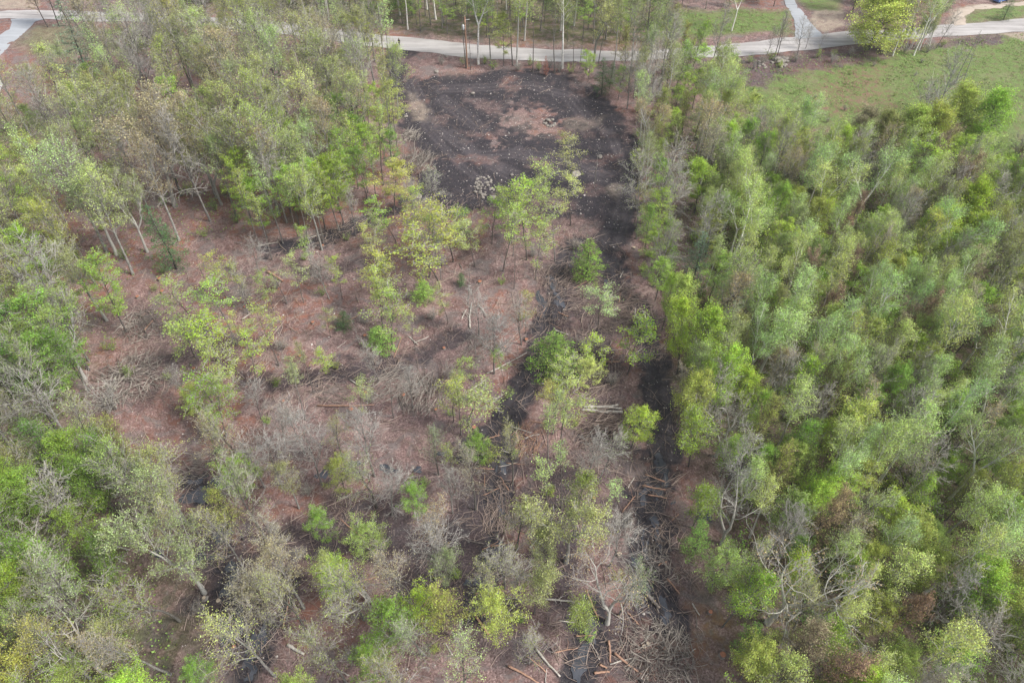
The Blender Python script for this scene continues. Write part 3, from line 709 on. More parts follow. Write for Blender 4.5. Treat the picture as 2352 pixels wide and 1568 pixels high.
KEEPOUT = [W([(1380,560),(1450,560),(1500,760),(1560,1000),(1590,1100),(1570,1400),(1600,1568),(1440,1568),(1450,1300),(1440,1100),(1480,950),(1440,780),(1370,640)]), W([(1290,560),(1330,600),(1290,760),(1210,950),(1175,1010),(1150,1010),(1200,850)]), W([(400,1100),(500,1090),(560,1180),(570,1340),(650,1540),(540,1600),(480,1560),(480,1350),(460,1230),(400,1160)]), W([(1100,1090),(1175,1090),(1170,1340),(1080,1390)])]
ROADW = [W(ROAD_UP+ROAD_LO[::-1]), W([(105,44),(60,73),(0,130),(-60,190),(-120,140),(-5,82),(28,52)]), W([(1795,-20),(1821,40),(1826,92),(1892,84),(1848,32),(1818,-20)])]
def on_road(x, y): return any(inpoly(x, y, q) for q in ROADW)

# ---- landmark trees, placed where each stands
T("forked",403,475,20,"tan",var=1,widen=1.25,bark=(.34,.33,.31)); T("forked",355,400,18,"olive",var=0); T("oak",300,455,19,"olive"); T("forked",268,585,15,"sage",var=2,widen=1.1)
T("oak",500,460,18,"tan",bark=(.42,.41,.38)); T("forked",560,480,19,"olive",var=2); T("oak",640,490,19,"yellow",bark=(.36,.35,.33)); T("oak",740,575,15,"yellow",var=1,bark=(.40,.39,.36))
T("pine",405,617,12,"dark",var=1,widen=1.1); T("pine",205,178,16,"blue",var=2,widen=1.1); T("bud",110,62,13,"tan"); T("bare",135,60,13,"grey",bark=(.1,.09,.08)); T("bare",165,66,14,"grey",bark=(.1,.09,.08))
for u, v, h in ((600,575,14),(625,600,12),(650,560,15),(522,690,9),(575,700,10),(710,560,14),(780,530,13),(810,480,14),(700,700,9),(788,690,8),(865,470,13),(845,440,14),(880,420,15)): T("thin" if h < 12 else "pole",u,v,h,random.choice(["yellow","green","lime","pale"]))
T("maple",205,850,15,"green",widen=1.0); T("forked",195,870,15,"moss",var=1,bark=(.45,.44,.41)); T("maple",290,760,13,"green"); T("maple",70,900,16,"deep"); T("forked",10,840,15,"green",bark=(.1,.1,.09))
T("bareshrub",262,940,4.6,"grey",widen=1.3,label="pale leafless twiggy bush beside the big brush pile left of the clearing")
# roadside row
for u, v, k, h, c in ((1071,157,"pole",17,"sage"),(1081,160,"snag",9,"grey"),(1099,148,"birchfork",19,"sage"),(1126,150,"pole",18,"olive"),(1157,153,"maple",11,"yellow"),(1177,150,"pole",18,"pale"),(1187,152,"birch",20,"pale"),
    (1224,168,"pole",16,"pale"),(1274,166,"pole",17,"olive"),(1291,157,"birch",20,"sage"),(1316,156,"snag",9,"grey"),(1332,158,"snag",7,"grey"),(1364,150,"forked",17,"sage"),(1374,153,"pole",15,"olive"),(1410,158,"birch",15,"sage"),(1450,160,"oak",14,"olive"),
    (1490,165,"birch",15,"pale"),(1520,170,"oak",14,"olive"),(1430,185,"bud",11,"moss"),(1382,218,"pine",8,"dark"),(1400,205,"pine",6,"dark"),(1350,190,"maple",6,"lime"),(1420,230,"maple",7,"green"),(1345,170,"maple",5,"lime"),(1480,150,"oak",17,"olive"),(1570,215,"bud",10,"moss")):
    T(k,u,v,h,c)
T("pine",1253,173,4.3,"rust",var=0,widen=1.0,label="dead rust-red young conifer between the black soil and the road")
for u, v, k, h, c in ((1440,250,"bare",12,"grey"),(1470,300,"bare",12,"grey"),(1478,375,"birchfork",12,"tan"),(1500,400,"bud",10,"gold"),(1465,420,"thin",7,"lime"),(1455,520,"thin",8,"gold"),(1515,480,"maple",10,"lime"),(1500,550,"maple",9,"lime"),(1520,600,"maple",8,"green"),
    (1495,620,"maple",7,"lime"),(1530,640,"pine",7,"green"),(1590,650,"pine",10,"blue"),(1540,380,"bud",9,"moss"),(1540,300,"maple",9,"green"),(1505,690,"maple",8,"green"),(1630,800,"oak",13,"tan"),(1660,760,"oak",14,"yellow")): T(k,u,v,h,c)
T("big",1475,390,11,"gold",var=0,widen=.8)
for u, v, h, w in ((1555,860,14,1.0),(1590,900,15,1.05),(1615,960,14,1.0),(1545,790,12,.9),(1565,1000,12,.95),(1520,760,10,.8)): T("lime",u,v,h,random.choice(["lime","yellow","lime"]),widen=w*.82)
T("round",2290,500,11,"lime",widen=.9); T("round",2180,560,11,"lime",widen=.9); T("lime",2100,620,12,"lime",widen=1.1); T("birchfork",1617,330,15,"pale"); T("birch",1640,340,14,"mint"); T("birch",1655,300,13,"pale"); T("birchfork",1760,385,14,"mint")
# field edge and across the road
T("bare",2140,290,13,"grey",var=1,widen=1.05,bark=(.5,.5,.5),lean=(0,.1)); T("snag",2195,190,12,"grey",var=0,bark=(.5,.48,.46),lean=(0,.15)); T("snag",2212,190,11,"grey",var=1,bark=(.5,.48,.46),lean=(0,.2))
T("round",2165,350,12,"yellow",widen=.9); T("round",2228,365,12,"lime",widen=.9); T("round",1945,385,11,"tan",widen=.8); T("round",1990,395,11,"olive",widen=.85); T("round",2050,400,12,"yellow",widen=.8); T("round",2110,400,12,"yellow",widen=.85); T("bareshrub",2122,268,7.5,"grey",widen=.95,lean=(0,.3),bark=(.55,.54,.52)); T("birch",1800,385,13,"mint"); T("birch",1830,390,14,"pale"); T("birch",1780,400,13,"pale"); T("round",1730,420,9,"lime",widen=.8); T("round",2330,420,11,"moss",widen=.8); T("maple",2070,500,14,"lime",widen=1.1)
T("round",1995,114,11.5,"sunny",var=1,widen=1.85,label="big round yellow-green tree on the far-right roadside bank")
T("birchfork",1680,72,11,"pale",var=0); T("bare",1778,132,9,"grey",bark=(.1,.09,.09)); T("snag",1782,138,11,"grey",bark=(.08,.07,.07)); T("bare",1829,138,8,"grey",bark=(.1,.09,.09)); T("bare",1850,112,6,"grey"); T("bare",1760,130,6,"grey"); T("shrub",1680,145,4,"gold",widen=.8)
T("birch",2050,128,13,"sage"); T("birch",2098,128,14,"pale",lean=(0,.1)); T("birchfork",2110,115,14,"sage"); T("birch",2135,105,12,"sage"); T("birchfork",2070,105,13,"sage"); T("bud",2030,80,12,"tan"); T("birch",2130,78,12,"pale"); T("birch",2085,74,13,"sage"); T("pine",2305,45,5,"dark",widen=1.6)
for i in range(14): T("birch",2070+i*4.6+random.uniform(-2,2),112+random.uniform(-2,5)-i*.6,random.uniform(4,7),"sage",bark=(.7,.68,.66),lean=(0,.12))
T("bare",2150,112,8,"grey"); T("bare",1880,118,4,"grey")
# right wood landmarks
for u, v, k, h, c in ((2250,560,"bare",12,"grey"),(2198,760,"lime",9,"lime"),(1745,853,"birchfork",15,"mint"),(1770,860,"birch",14,"mint"),(1830,900,"birch",14,"mint"),(1880,860,"birch",14,"mint"),(1960,820,"birch",15,"mint"),(2180,1145,"birchfork",14,"pale"),(1875,1150,"birchfork",14,"pale"),(1955,1160,"birch",14,"mint"),
    (2000,1120,"birch",15,"mint"),(2270,900,"lime",10,"lime"),(2310,1000,"lime",10,"lime"),(1890,960,"birch",14,"mint"),(1910,1080,"maple",12,"yellow"),(2130,900,"birch",15,"pale"),(2240,900,"birchfork",15,"pale"),(2040,1180,"bare",12,"grey"),(1950,1350,"lime",8,"yellow"),(2180,1420,"lime",11,"lime"),(2230,1430,"lime",10,"yellow"),(2320,1500,"lime",10,"green"),
    (2150,1100,"pine",7,"deep"),(2240,960,"bare",12,"grey"),(1700,1560,"lime",9,"yellow"),(1900,1620,"lime",10,"lime")): T(k,u,v,h,c)
T("big",1645,1045,13,"grey",var=1,widen=.85); T("big",1657,1250,13,"grey",var=2,widen=.95,lean=(0,.12)); T("big",1760,1432,16,"tan",var=0,widen=1.0,bark=(.70,.68,.60),lean=(0,.05),label="largest white-limbed birch, forking low in the wood's lower right"); T("big",1840,1530,11,"sage",var=1,widen=.9)
# lower middle
T("big",950,1615,14,"tan",var=2,widen=1.0,bark=(.6,.6,.54),label="white-limbed tree with few tan leaves at the very bottom, left of centre")
for u, v, k, h, c in ((405,1250,"forked",15,"sage"),(428,1200,"oak",14,"olive"),(470,1362,"forked",13,"sage"),(365,1180,"oak",14,"moss"),(560,1240,"bud",10,"yellow"),(640,1440,"oak",12,"tan"),(700,1400,"oak",12,"tan"),(850,1380,"big",11,"pale"),(760,1380,"birch",9,"pale"),(1000,1330,"bare",12,"grey"),(900,1180,"bare",10,"grey"),
    (700,1040,"bare",10,"grey"),(740,1110,"bare",11,"grey"),(610,1120,"bare",9,"grey"),(780,1370,"maple",8,"lime"),(1345,1120,"bare",10,"grey"),(1260,1200,"pole",13,"pale"),(1200,1380,"bare",9,"sage"),(1300,1290,"forked",15,"sage"),(1395,1430,"big",13,"tan"),(1400,1300,"bare",11,"grey"),(1150,1440,"maple",9,"yellow"),(1215,1520,"bare",8,"yellow"),
    (1040,1180,"bare",9,"grey"),(1160,1350,"bare",10,"sage"),(1000,1440,"maple",9,"lime"),(870,1560,"maple",8,"green"),(900,1480,"maple",9,"green"),(1050,1140,"pole",10,"moss"),(370,1630,"lime",9,"lime"),(250,1560,"big",13,"green"),(720,1640,"lime",9,"yellow"),(500,1640,"maple",6,"lime"),(20,1640,"lime",13,"yellow"),(100,1620,"lime",12,"gold"),(130,1370,"big",13,"grey"),(1060,1000,"pole",12,"moss"),(1275,970,"thin",9,"gold"),(1280,1060,"pole",12,"pale"),(1130,1060,"shrub",3.6,"gold")): T(k,u,v,h,c)
# clearing
for u, v, k, h, c in ((1345,640,"pine",7.5,"deep"),(1270,855,"pine",7.5,"deep"),(790,760,"pine",3.4,"dark"),(880,800,"pine",4.5,"green"),(885,620,"pine",3,"green"),(975,690,"pine",4.5,"green"),(1060,655,"pine",2.6,"dark"),
    (910,560,"thin",8,"lime"),(940,600,"thin",9,"gold"),(985,640,"thin",11,"yellow"),(1010,665,"thin",11,"yellow"),(893,710,"thin",9,"yellow"),(900,800,"thin",9,"yellow"),(1176,560,"thin",9,"yellow"),(1210,600,"thin",11,"lime"),(1230,640,"thin",10,"yellow"),(1275,600,"snag",11,"grey"),(1250,560,"thin",9,"yellow"),(1130,560,"thin",8,"green"),(1310,520,"thin",8,"pale"),
    (1075,700,"snag",9,"grey"),(1100,770,"bare",9,"grey"),(1135,860,"bare",11,"grey"),(1198,790,"bare",9,"grey"),(1350,900,"maple",6,"pale"),(1365,870,"thin",6,"lime"),(1440,860,"thin",8,"lime"),(1450,1030,"maple",7.5,"lime"),(1290,990,"thin",8,"gold"),(640,840,"thin",9,"yellow"),(590,880,"thin",7,"lime"),(460,760,"thin",8,"yellow"),(500,830,"thin",9,"lime"),
    (555,900,"thin",8,"yellow"),(510,960,"thin",8,"green"),(460,960,"maple",6,"yellow"),(720,900,"pole",10,"olive"),(700,960,"pole",11,"sage"),(1075,980,"thin",9,"olive"),(1040,970,"thin",8,"yellow"),(905,960,"snag",8,"grey"),(760,860,"thin",6,"lime"),(1300,480,"snag",8,"grey"),(1365,430,"snag",9,"grey"),(1310,430,"thin",8,"olive"),(905,490,"maple",9,"gold"),(985,480,"bare",8,"pale"),
    (1105,480,"snag",9,"grey"),(1150,500,"thin",5,"lime"),(660,700,"snag",8,"grey"),(830,800,"snag",7,"grey"),(570,720,"bare",7,"grey"),(520,1000,"thin",8,"green"),(1060,560,"thin",6,"green"),(960,560,"thin",9,"lime"),(1000,590,"thin",8,"yellow"),(1040,600,"thin",9,"yellow"),(1155,620,"thin",10,"yellow"),(1190,540,"thin",9,"lime"),(1240,500,"thin",9,"yellow"),(1090,610,"thin",7,"pale"),(860,640,"thin",8,"gold"),(880,760,"thin",9,"yellow"),(540,780,"thin",9,"lime"),(450,820,"thin",8,"yellow"),(1370,760,"thin",7,"pale"),(1290,900,"thin",7,"yellow"),(1270,1000,"wisp",9,"pale"),(600,960,"bare",7,"grey")): T(k,u,v,h*(1.18 if k == "thin" else 1),c,widen=1.9 if k == "pine" else (random.uniform(1.1, 1.6) if k in ("thin","maple") else 1), lean=(random.gauss(0, .05), random.gauss(0, .05)))

# ---- the woods
nR = 0
RIGHT = [[(1590,300),(1700,330),(1850,400),(2000,430),(2150,440),(2352,420),(2700,420),(2700,930),(1600,930),(1625,760),(1600,640)]]
nR += scatter(RIGHT, 2.75, [(24,"birch",["mint","pale","pale"],.84),(12,"wisp",["pale","sage","tan","moss"],.82),(6,"birchfork",["mint","pale"],.95),(16,"aspen",["moss","pale","sage"],.9),(14,"maple",["lime","green","yellow"],.75),(8,"lime",["green","lime","moss"],.6),
    (8,"bud",["brown","tan"],.95),(7,"bare",["sage","grey"],.85),(5,"oak",["yellow","tan"],.75),(1,"pine",["deep"],.8)], 11)
nR += scatter([[(1450,175),(1640,165),(1700,240),(1620,290),(1575,300),(1530,450),(1545,620),(1500,720),(1450,560),(1470,400)]], 4.0, [(6,"bare",["sage","tan"],.95),(5,"birch",["pale","sage"],.85),(5,"maple",["lime","green"],.7),(4,"bud",["tan","gold","moss"],.85),(3,"aspen",["sage","green"],.9)], 32, avoid=2.0)
nR += scatter([[(1540,930),(2700,930),(2700,1780),(1640,1700),(1650,1420),(1580,1260),(1545,1050)]], 2.9, [(14,"birch",["mint","pale"],.85),(8,"wisp",["pale","sage","tan"],.8),(3,"birchfork",["pale"],.85),(20,"aspen",["moss","green","pale","lime"],.85),(16,"maple",["lime","green","moss"],.7),(12,"lime",["green","lime","moss"],.55),
    (6,"bud",["brown","tan","moss"],.9),(7,"bare",["sage","grey"],.8),(1,"pine",["deep"],.8)], 31)
nL = scatter([[(-700,420),(-100,330),(60,300),(250,230),(400,190),(600,150),(860,135),(905,170),(925,290),(905,380),(860,420),(740,500),(600,540),(480,560),(390,560),(300,650),(240,760),(-200,900),(-900,700)]], 4.9,
    [(44,"oak",["olive","yellow","sage","pale","tan","pale"]),(12,"forked",["olive","tan","sage"],.95),(16,"maple",["lime","green","yellow"],.9),(10,"aspen",["moss","sage"]),(10,"bare",["grey"],1.15),(8,"pole",["olive","pale"])], 12)
nL += scatter([[(700,380),(905,300),(930,400),(860,460),(740,560),(620,560),(560,500)]], 3.6, [(6,"maple",["lime","green"],.85),(3,"pole",["pale"],.8)], 13)
nE = scatter([[(-300,880),(220,820),(230,900),(180,1000),(300,1100),(330,1300),(300,1500),(330,1620),(-300,1900)]], 3.4, [(6,"maple",["green","deep","moss"],.9),(2,"lime",["green","deep"],.7),(4,"bare",["grey","sage"]),(8,"wisp",["sage","moss","olive"]),(3,"oak",["moss","olive"],.7),(3,"aspen",["deep","green"])], 14)
nM = scatter([[(330,1090),(600,1060),(900,1060),(1130,1060),(1130,1560),(1050,1640),(420,1640),(340,1400)]], 4.3, [(4,"bare",["grey","sage"],.8),(17,"wisp",["sage","olive","moss","tan","pale"],.85),(3,"oak",["sage","tan"],.6),(3,"bud",["moss","tan"],.8),(2,"maple",["green","moss"],.6),(2,"aspen",["sage","moss"],.8)], 15)
nM += scatter([[(1160,1080),(1460,1080),(1460,1420),(1300,1480),(1160,1400)]], 4.6, [(3,"bare",["grey","sage"],.8),(10,"wisp",["sage","pale","olive"],.85),(4,"aspen",["sage","moss"],.85),(3,"pole",["pale"],.8)], 16)
nC = scatter([[(560,600),(900,520),(1250,560),(1230,700),(1180,900),(1060,1000),(600,1060),(420,1000),(360,900),(420,680)]], 7.0, [(5,"thin",["yellow","lime","olive"],.8),(4,"snag",["grey"],.75),(4,"bare",["grey"],.6)], 17, maxn=45)
nT = scatter([[(300,-70),(1500,-70),(1535,60),(1530,104),(1300,100),(1080,88),(870,62),(620,30),(340,18)]], 3.5, [(9,"pole",["sage","pale","green"],1.05),(5,"birch",["pale","sage"],1.15),(4,"maple",["green","lime"],.8),(3,"pine",["dark","deep"],1.0),(2,"snag",["grey"],1.2),(2,"aspen",["green","deep"],.8)], 18, avoid=1.2)
nT += scatter([[(240,75),(350,62),(600,84),(850,108),(850,130),(600,140),(400,180),(260,200)]], 4.4, [(4,"pole",["olive","sage"],.75),(5,"bare",["grey"]),(3,"bud",["moss"],.85),(3,"aspen",["sage"],.8)], 19)
nT += scatter([[(1540,-60),(1790,-60),(1780,20),(1700,18),(1540,25)],[(1930,-50),(2180,-50),(2180,30),(2060,56),(1950,50)],[(2350,-60),(2180,-60),(2200,-10),(2340,-10)],[(1880,-60),(2000,-60),(1990,-5),(1880,-5)]], 4.6, [(5,"aspen",["deep","sage"]),(3,"pine",["dark"],.7),(4,"bud",["moss","tan"])], 20)
nS = scatter([[(1590,300),(2352,380),(2600,500),(2600,1700),(1700,1620),(1660,1100),(1590,700)]], 3.9, [(6,"shrub",["green","deep","lime","moss"],1.1),(1,"bareshrub",["grey"])], 21, avoid=.9, maxn=165)
nS += scatter([[(-100,500),(240,300),(700,350),(900,300),(860,440),(400,640),(300,800),(330,1500),(-100,1600)]], 5.0, [(6,"shrub",["green","lime","deep"],.9)], 22, avoid=.9, maxn=70)
nS += scatter([[(340,660),(900,480),(1260,520),(1420,640),(1520,1000),(1560,1500),(500,1560),(340,1100)]], 7.5, [(6,"shrub",["lime","yellow","green","moss"],.6),(5,"bareshrub",["grey"],.8)], 23, avoid=.9, maxn=90)
nS += scatter([[(1440,160),(1560,160),(1570,560),(1560,700),(1470,640),(1470,400)],[(1000,140),(1400,160),(1400,175),(1000,155)],[(1640,150),(2200,100),(2200,112),(1660,175)]], 3.2, [(6,"shrub",["green","lime","moss"],.8),(4,"bareshrub",["grey"],.8)], 24, avoid=.8, maxn=90)
nS += scatter([FIELD], 6.5, [(5,"shrub",["moss","green","olive"],.38),(3,"bareshrub",["grey"],.4)], 25, avoid=.8, maxn=36)
print("trees right", nR, "left", nL, "edge", nE, "mid", nM, "clearing", nC, "top", nT, "shrubs", nS, "labels", len(USED))

# ---- leafy undergrowth that nobody could count
r = random.Random(77); mb = MB()
gf = [W(p) for p in GREENFLOOR]
LEFTW = W([(0,250),(860,120),(920,300),(860,420),(480,560),(300,650),(200,850),(0,900)])
n = 0
while n < 60000:
    x, y = r.uniform(-95, 115), r.uniform(18, 130)
    k = 1.0 if any(inpoly(x, y, q) for q in gf) else (.30 if inpoly(x, y, LEFTW) else 0.0)
    if r.random() > k: continue
    cl = .5+.5*math.sin(x*.9+1.7*math.sin(y*.5))*math.cos(y*.8+x*.21)
    if r.random() > cl**1.3+.05: continue
    h = 1.6*cl
    for _ in range(3):
        mb.leaf((x+r.gauss(0, .35), y+r.gauss(0, .35), gz(x, y)+abs(r.gauss(.2, h*.5))), .22*r.uniform(.6, 1.4), .6, 0, r); n += 1
ug = link("undergrowth", mb.mesh("undergrowth", [M_LEAF])); ug.color = (.25, .37, .09, 1); tag(ug, "low green undergrowth leafing out beneath the dense woods", "undergrowth", kind="stuff")
# meadow tufts
mb = MB(); fw = [W(FIELD), W(FIELD_N)]; n = 0
while n < 15000:
    x, y = r.uniform(25, 128), r.uniform(88, 172)
    if not any(inpoly(x, y, q) for q in fw) or on_road(x, y): continue
    cl = .5+.5*math.sin(x*.5+2*math.sin(y*.3))*math.cos(y*.45)
    if r.random() > cl**1.5+.12: continue
    for _ in range(5):
        px, py = x+r.gauss(0, .45), y+r.gauss(0, .45)
        mb.leaf((px, py, gz(px, py)+abs(r.gauss(.06, .09))*(1+cl)), .26*r.uniform(.6, 1.5), 1.3, 0, r); n += 1
gs = link("grass", mb.mesh("grass", [M_LEAF])); gs.color = (.21, .30, .085, 1); tag(gs, "rough meadow grass below the road's right half", "grass", kind="stuff")

# ------------------------------------------------------------------ dead wood
def zg(x, y):
    xi, yi = int(np.clip(np.searchsorted(gx, x), 1, nx_-1)), int(np.clip(np.searchsorted(gy, y), 1, ny_-1))
    return float(max(GZ[yi, xi], GZ[yi-1, xi-1]))
r = random.Random(5); mb = MB()
LIT = [(W([(340,640),(560,560),(900,480),(1000,440),(1300,470),(1440,560),(1520,720),(1560,1000),(1560,1500),(430,1568),(380,1200),(240,900)]), 1.0), (W([(1230,620),(1440,620),(1500,760),(1420,900),(1300,900),(1240,780)]), 3.0),
       (W([(1440,1100),(1560,1100),(1640,1568),(1200,1568),(1300,1400)]), 1.0), (W([(930,130),(1440,160),(1450,400),(1000,440)]), .10), (W([(0,300),(900,200),(900,420),(400,640),(250,850)]), .35), (W([(1100,1000),(1240,960),(1240,1400),(1080,1400)]), 1.1)]
n = 0
while n < 25000:
    x, y = r.uniform(-75, 40), r.uniform(20, 140)
    k = max([w for q, w in LIT if inpoly(x, y, q)] or [0])/3.0
    cl = .5+.5*math.sin(x*.35+1.9*math.sin(y*.21+2))*math.cos(y*.4+.7*math.sin(x*.3))
    if r.random() > k*(.25+1.7*cl**2): continue
    for _ in range(r.choice((1, 1, 2, 4))):
        px, py = x+r.gauss(0, .5), y+r.gauss(0, .5); a = r.uniform(0, 3.14) if r.random() < .6 else 1.2*math.sin(x*.13+y*.1)+r.gauss(0, .3)
        Lg = min(3.0, .3+r.expovariate(1.7)); rd = .009+.010*Lg*r.uniform(.6, 1.4); z = zg(px, py)+r.uniform(0, .12)
        b2 = a+r.gauss(0, .25); t = r.gauss(0, .08)
        p0 = (px, py, z); p1 = (px+math.cos(a)*Lg*.5, py+math.sin(a)*Lg*.5, z+.05+abs(t)*Lg*.4); p2 = (p1[0]+math.cos(b2)*Lg*.5, p1[1]+math.sin(b2)*Lg*.5, z+abs(t)*Lg*.7)
        mb.tube([p0, p1, p2], [rd, rd*.85, rd*.4], 3); n += 1
tag(link("branch_litter", mb.mesh("branch_litter", [M_STICK])), "dead sticks and broken twigs strewn over the cut ground", "sticks", kind="stuff")
# pale stones and chips on the soil
mb = MB(); n = 0
SP = [(W(MUD), 1.0), (W([(900,120),(1400,150),(1400,200),(950,200)]), .8), (LIT[0][0], .35)]
while n < 2600:
    x, y = r.uniform(-70, 40), r.uniform(20, 142); k = max([w for q, w in SP if inpoly(x, y, q)] or [0])
    if r.random() > k: continue
    s = r.uniform(.04, .10)*(2 if r.random() < .06 else 1); z = zg(x, y)+s*.3; b0 = len(mb.v)
    for dx, dy, dz in ((1,0,0),(0,1,0),(-1,0,0),(0,-1,0),(0,0,1),(0,0,-1)):
        mb.v.append((x+dx*s*r.uniform(.7,1.3), y+dy*s*r.uniform(.7,1.3), z+dz*s*.6))
    for f in ((0,1,4),(1,2,4),(2,3,4),(3,0,4),(1,0,5),(2,1,5),(3,2,5),(0,3,5)): mb.f.append(tuple(b0+i for i in f)); mb.m.append(0)
    n += 1
tag(link("stone_litter", mb.mesh("stone_litter", [simple("pale_chip", (.50,.46,.43), .9, .3, 1.0)])), "small pale stones and wood chips on the bare soil", "pebbles", kind="stuff")

def where(x, y):
    u, v = PJ(x, y, 0); return f"{min(99,max(1,round(u/23.52)))}% across, {min(99,max(1,round(v/15.68)))}% down"
def log(p, q, rad, mt, look, branches=0, seed=0, group="logs lying on the cut ground", place=None):
    r = random.Random(seed+int(p[0]*7)); a, b = G(*p), G(*q); Lg = math.dist(a, b); cx, cy = (a[0]+b[0])/2, (a[1]+b[1])/2
    ang = math.atan2(b[1]-a[1], b[0]-a[0]); K = 7; mb = MB(); bd = r.gauss(0, .02)*Lg
    pts = [(-Lg/2+Lg*i/K, bd*math.sin(3.14*i/K)+r.gauss(0, .02), rad*.8+.06+r.gauss(0, .015)) for i in range(K+1)]
    mb.tube(pts, [rad*(1-.35*i/K)*r.uniform(.92, 1.08) for i in range(K+1)], 9, 0, 1, 1)
    for _ in range(branches):
        t = r.uniform(.25, .95); p0, d = at_path(pts, t); d2 = norm((r.uniform(.3, .9), r.choice((-1, 1))*r.uniform(.4, 1), r.uniform(.05, .5)))
        Lb = Lg*r.uniform(.15, .4); l = path(r, p0, d2, Lb, 4, .15, -.02); rr = rad*.4
        mb.tube(l, [rr*(1-.8*j/4) for j in range(5)], 5)
        for _k in range(3):
            p1, dd = at_path(l, r.uniform(.3, 1)); d3 = side_dir(dd, .7, r.uniform(0, 6.28)); mb.tube(path(r, p1, d3, Lb*.5, 3, .15, 0), [rr*.4, rr*.3, rr*.2, rr*.1], 3)
    o = link("fallen_log", mb.mesh("fallen_log", [mt, M_CUTPALE if mt is not M_LOGPEEL else M_CUT], True), None, (cx, cy, zg(cx, cy)-.02), (0, 0, ang))
    tag(o, f"{look}, {place or 'lying '+where(cx, cy)}", "log", group)
LB, LP_, LO = M_LOGBARK, M_LOGPALE, M_LOGPEEL
for i, (p, q, rad, mt, look, br) in enumerate([
    ((617,630),(652,652),.20,LO,"short orange peeled log with split end",0),((728,930),(880,928),.10,LO,"long thin straight pinkish pole",0),((1118,860),(1210,812),.09,LP_,"long pale pole leaning over brush",1),((1070,902),(1122,868),.09,LP_,"pale thin pole",0),
    ((1080,755),(1084,698),.13,LP_,"pale forked dead bough",5),((1060,735),(1072,712),.08,LP_,"curved pale bough",2),((1118,728),(1100,704),.10,LP_,"short pale forked bough",3),((804,873),(876,912),.09,LP_,"thin weathered branch",3),
    ((952,1429),(997,1348),.13,LO,"long tan log resting among saplings",0),((1231,1489),(1287,1553),.12,LP_,"weathered grey log",1),((1347,1353),(1374,1420),.10,LO,"slim orange pole",2),((1411,1500),(1472,1548),.13,LO,"long orange peeled log",0),
    ((1484,1363),(1514,1396),.20,LB,"thick dark brown log with cut end beside a puddle",0),((1167,1526),(1240,1568),.12,LO,"long orange-brown log",0),((807,1341),(868,1325),.10,LO,"thin reddish log",0),((1251,1376),(1317,1381),.11,LP_,"pale log with forked side branches",4),
    ((784,1430),(826,1395),.17,LP_,"thick mossy pale log",0),((160,1190),(217,1230),.10,LO,"straight tan log in the shade",0),((188,1181),(228,1186),.08,LO,"thin orange log",0),((262,1256),(302,1266),.11,LP_,"pale curved log",1),((258,1276),(296,1297),.10,LP_,"crooked pale branch",1),
    ((467,1286),(532,1232),.08,LB,"thin dark log over black water",3),((593,1349),(634,1367),.13,LO,"short reddish log",0),((667,1376),(652,1441),.08,LO,"thin upright-looking tan log",0),((662,1482),(700,1504),.18,LP_,"short thick pale birch log",0),((688,1474),(735,1478),.10,LP_,"thin pale birch log",0),
    ((440,1322),(470,1350),.11,LP_,"crooked weathered log",1),((1186,994),(1190,1016),.13,LO,"short bright red-orange log end",0),((1205,1000),(1230,1015),.10,LO,"reddish split log",0),((457,926),(492,873),.08,LP_,"pale leaning pole",0),((330,760),(352,735),.09,LO,"reddish broken branch",0),
    ((500,1010),(515,985),.09,LP_,"short grey log",0),((1398,1470),(1402,1520),.12,LO,"orange peeled log with bark strips",0),((1365,1545),(1400,1542),.13,LO,"short orange log with rough end",0),((1378,1526),(1394,1534),.12,LO,"stubby orange log",0),((1484,1542),(1504,1550),.14,LO,"stubby peeled log",0),
    ((1205,1010),(1240,1000),.07,LP_,"thin pale stick-like log",0),((1090,1410),(1122,1455),.13,LO,"brown log with pale cut end",0),((1532,1330),(1560,1365),.09,LO,"slim reddish log",0),((1590,1385),(1607,1412),.08,LP_,"thin grey log",0),((1487,1140),(1530,1148),.09,LO,"tan log across the black track",0),
    ((1475,1118),(1528,1128),.10,LO,"straight tan log across the wet track",0),((1440,990),(1455,960),.07,LO,"thin red-brown log",0),((1345,1010),(1375,975),.12,LP_,"grey log behind the log pile",0),((938,770),(960,790),.09,LP_,"pale broken log",0),((950,785),(985,770),.07,LP_,"thin white birch log",0),
    ((840,1240),(780,1190),.08,LO,"thin reddish log in swampy ground",0),((505,1085),(515,1015),.08,LP_,"long pale pole pointing up the slope",1),((700,545),(760,530),.07,LP_,"thin pole beside the furrow",1),((590,570),(640,560),.07,LP_,"pale thin pole at the wood's edge",1),((905,820),(925,770),.07,LO,"orange-barked stick",0)]):
    log(p, q, rad, mt, look, br, i)
